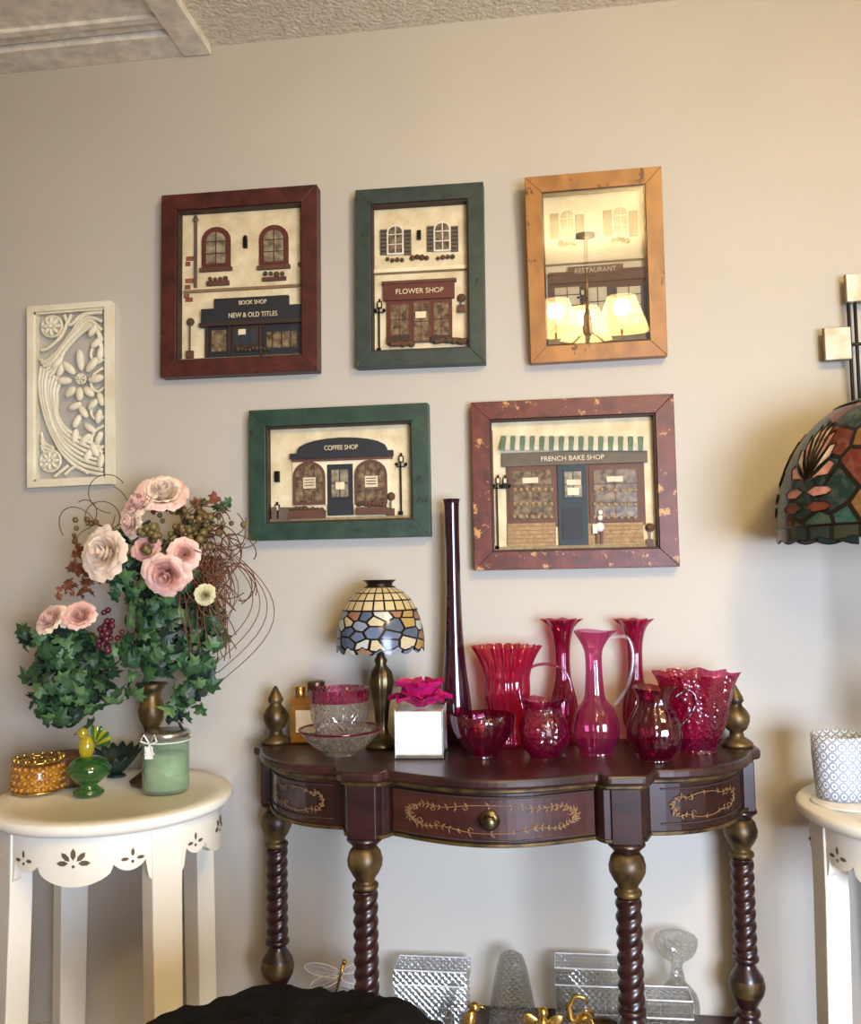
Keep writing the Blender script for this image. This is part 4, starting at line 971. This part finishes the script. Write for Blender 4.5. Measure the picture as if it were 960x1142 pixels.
# ------------------------------------------------------------ stool with black throw (foreground)
yc=-1.0
A=W(158,1142,yc); B=W(494,1142,yc); cx=(A.x+B.x)/2; hw=(B.x-A.x)/2+.014
zt_=W(300,1142,yc).z
e=empty('stool_with_black_throw',(cx,yc,0))
b=MB(); b.lathe([(hw*.80,zt_-.20),(hw*.82,zt_-.10),(hw*.6,zt_-.085),(.001,zt_-.08)],'wood_floor',32,cap='start')
for k in range(4):
    a_=pi/4+k*pi/2; b.tube([(.10*cos(a_),.10*sin(a_),zt_-.19),(.13*cos(a_),.13*sin(a_),0)],[.018,.013],'darkwood',10)
b.obj('stool',e)
b=MB(); n=140; vs=[];fs=[]
L=30
for j in range(L):
    t=j/(L-1)
    for i in range(n):
        th=2*pi*i/n
        if t<.55:
            u=t/.55; r=hw*1.0*u; z=zt_-.012-.022*u**6
        else:
            u=(t-.55)/.45; r=hw*(1.0+.03*sin(u*pi/2)); z=zt_-.034-.26*u
        f=.5+.5*sin(th*9+3*sin(th*2)); fold=(.02*max(0,t-.45)*2)*f
        x=(r+fold)*cos(th); y=(r+fold)*sin(th)*.8
        k_=nz.noise(Vector((x*9,y*9,1.3))); k2=abs(nz.noise(Vector((x*16+5,y*20,4))))
        z+=.016*k_*(1-t*.5)+.020*(.4-k2)*(1 if t<.6 else .2)
        vs.append((x,y,z))
for j in range(L-1):
    for i in range(n): fs.append((j*n+i,j*n+(i+1)%n,(j+1)*n+(i+1)%n,(j+1)*n+i))
b.add(vs,fs,'black_cloth',True); b.obj('black_throw',e,solid=.003)

# ------------------------------------------------------------ chandelier behind the camera (seen mirrored in the picture glass)
n_=Vector((0,-cos(TILT),-sin(TILT)))
def refl(px,py,yy):
    P_=W(px,py,-.05); d=(P_-CAM).normalized(); d=d-2*d.dot(n_)*n_; return P_+d*((yy-P_.y)/d.y)
S1=refl(694,348,-2.5); S2=refl(620,354,-2.5)
S1.z=S2.z=(S1.z+S2.z)/2
mid=(S1+S2)/2; S3=mid+Vector((0,-.30,0)); mid=mid+Vector((0,-.10,0))
e=empty('shaded_chandelier')
b=MB(); b.lathe([(.05,ZC-.001),(.05,ZC-.02),(.01,ZC-.03),(.008,mid.z+.05),(.02,mid.z+.02),(.025,mid.z-.06),(.012,mid.z-.1),(.004,mid.z-.13)],'brass',20,(mid.x,mid.y,0))
for S in (S1,S2,S3): b.tube([mid-Vector((0,0,.05)),(mid+S)/2-Vector((0,0,.13)),S-Vector((0,0,.12)),S-Vector((0,0,.03))],.006,'brass',8); b.lathe([(.02,-.03),(.012,-.02),(.010,.01)],'white',12,tuple(S))
b.obj('body',e)
for k,S in enumerate((S1,S2,S3)):
    b=MB(); b.lathe([(.065,.09),(.135,-.09)],'lit_shade',60,tuple(S),cap=False,rf=lambda th,t,r,z:(r*(1+.02*cos(30*th)),z)); b.obj('shade_%d'%(k+1),e,recalc=False)
    l=bpy.data.lights.new('bulb','POINT'); l.energy=22; l.color=(1,.75,.38); l.shadow_soft_size=.04
    o=bpy.data.objects.new('chandelier_bulb_%d'%(k+1),l); o.location=S+Vector((0,0,.03)); bpy.context.scene.collection.objects.link(o); o.parent=e

# ------------------------------------------------------------ lights
def area(name,loc,tgt,size,en,col,sy=None,spread=None):
    l=bpy.data.lights.new(name,'AREA'); l.energy=en; l.color=col; l.size=size
    if spread: l.spread=math.radians(spread)
    if sy: l.shape='RECTANGLE'; l.size_y=sy
    o=bpy.data.objects.new(name,l); o.location=loc; o.rotation_euler=(Vector(tgt)-Vector(loc)).to_track_quat('-Z','Y').to_euler(); bpy.context.scene.collection.objects.link(o); return o
l=bpy.data.lights.new('ceiling_light','POINT'); l.energy=58; l.color=(1,.77,.38); l.shadow_soft_size=.11
o=bpy.data.objects.new('ceiling_light',l); o.location=(1.0,-1.75,ZC-.28); bpy.context.scene.collection.objects.link(o)
area('window_daylight',(1.5,-3.2,.95),(.35,0,.40),1.3,50,(.66,.78,1.0),1.1,92)
w_=bpy.data.worlds.new('world'); bpy.context.scene.world=w_; w_.use_nodes=True
w_.node_tree.nodes['Background'].inputs[0].default_value=(1,.97,.92,1); w_.node_tree.nodes['Background'].inputs[1].default_value=.18
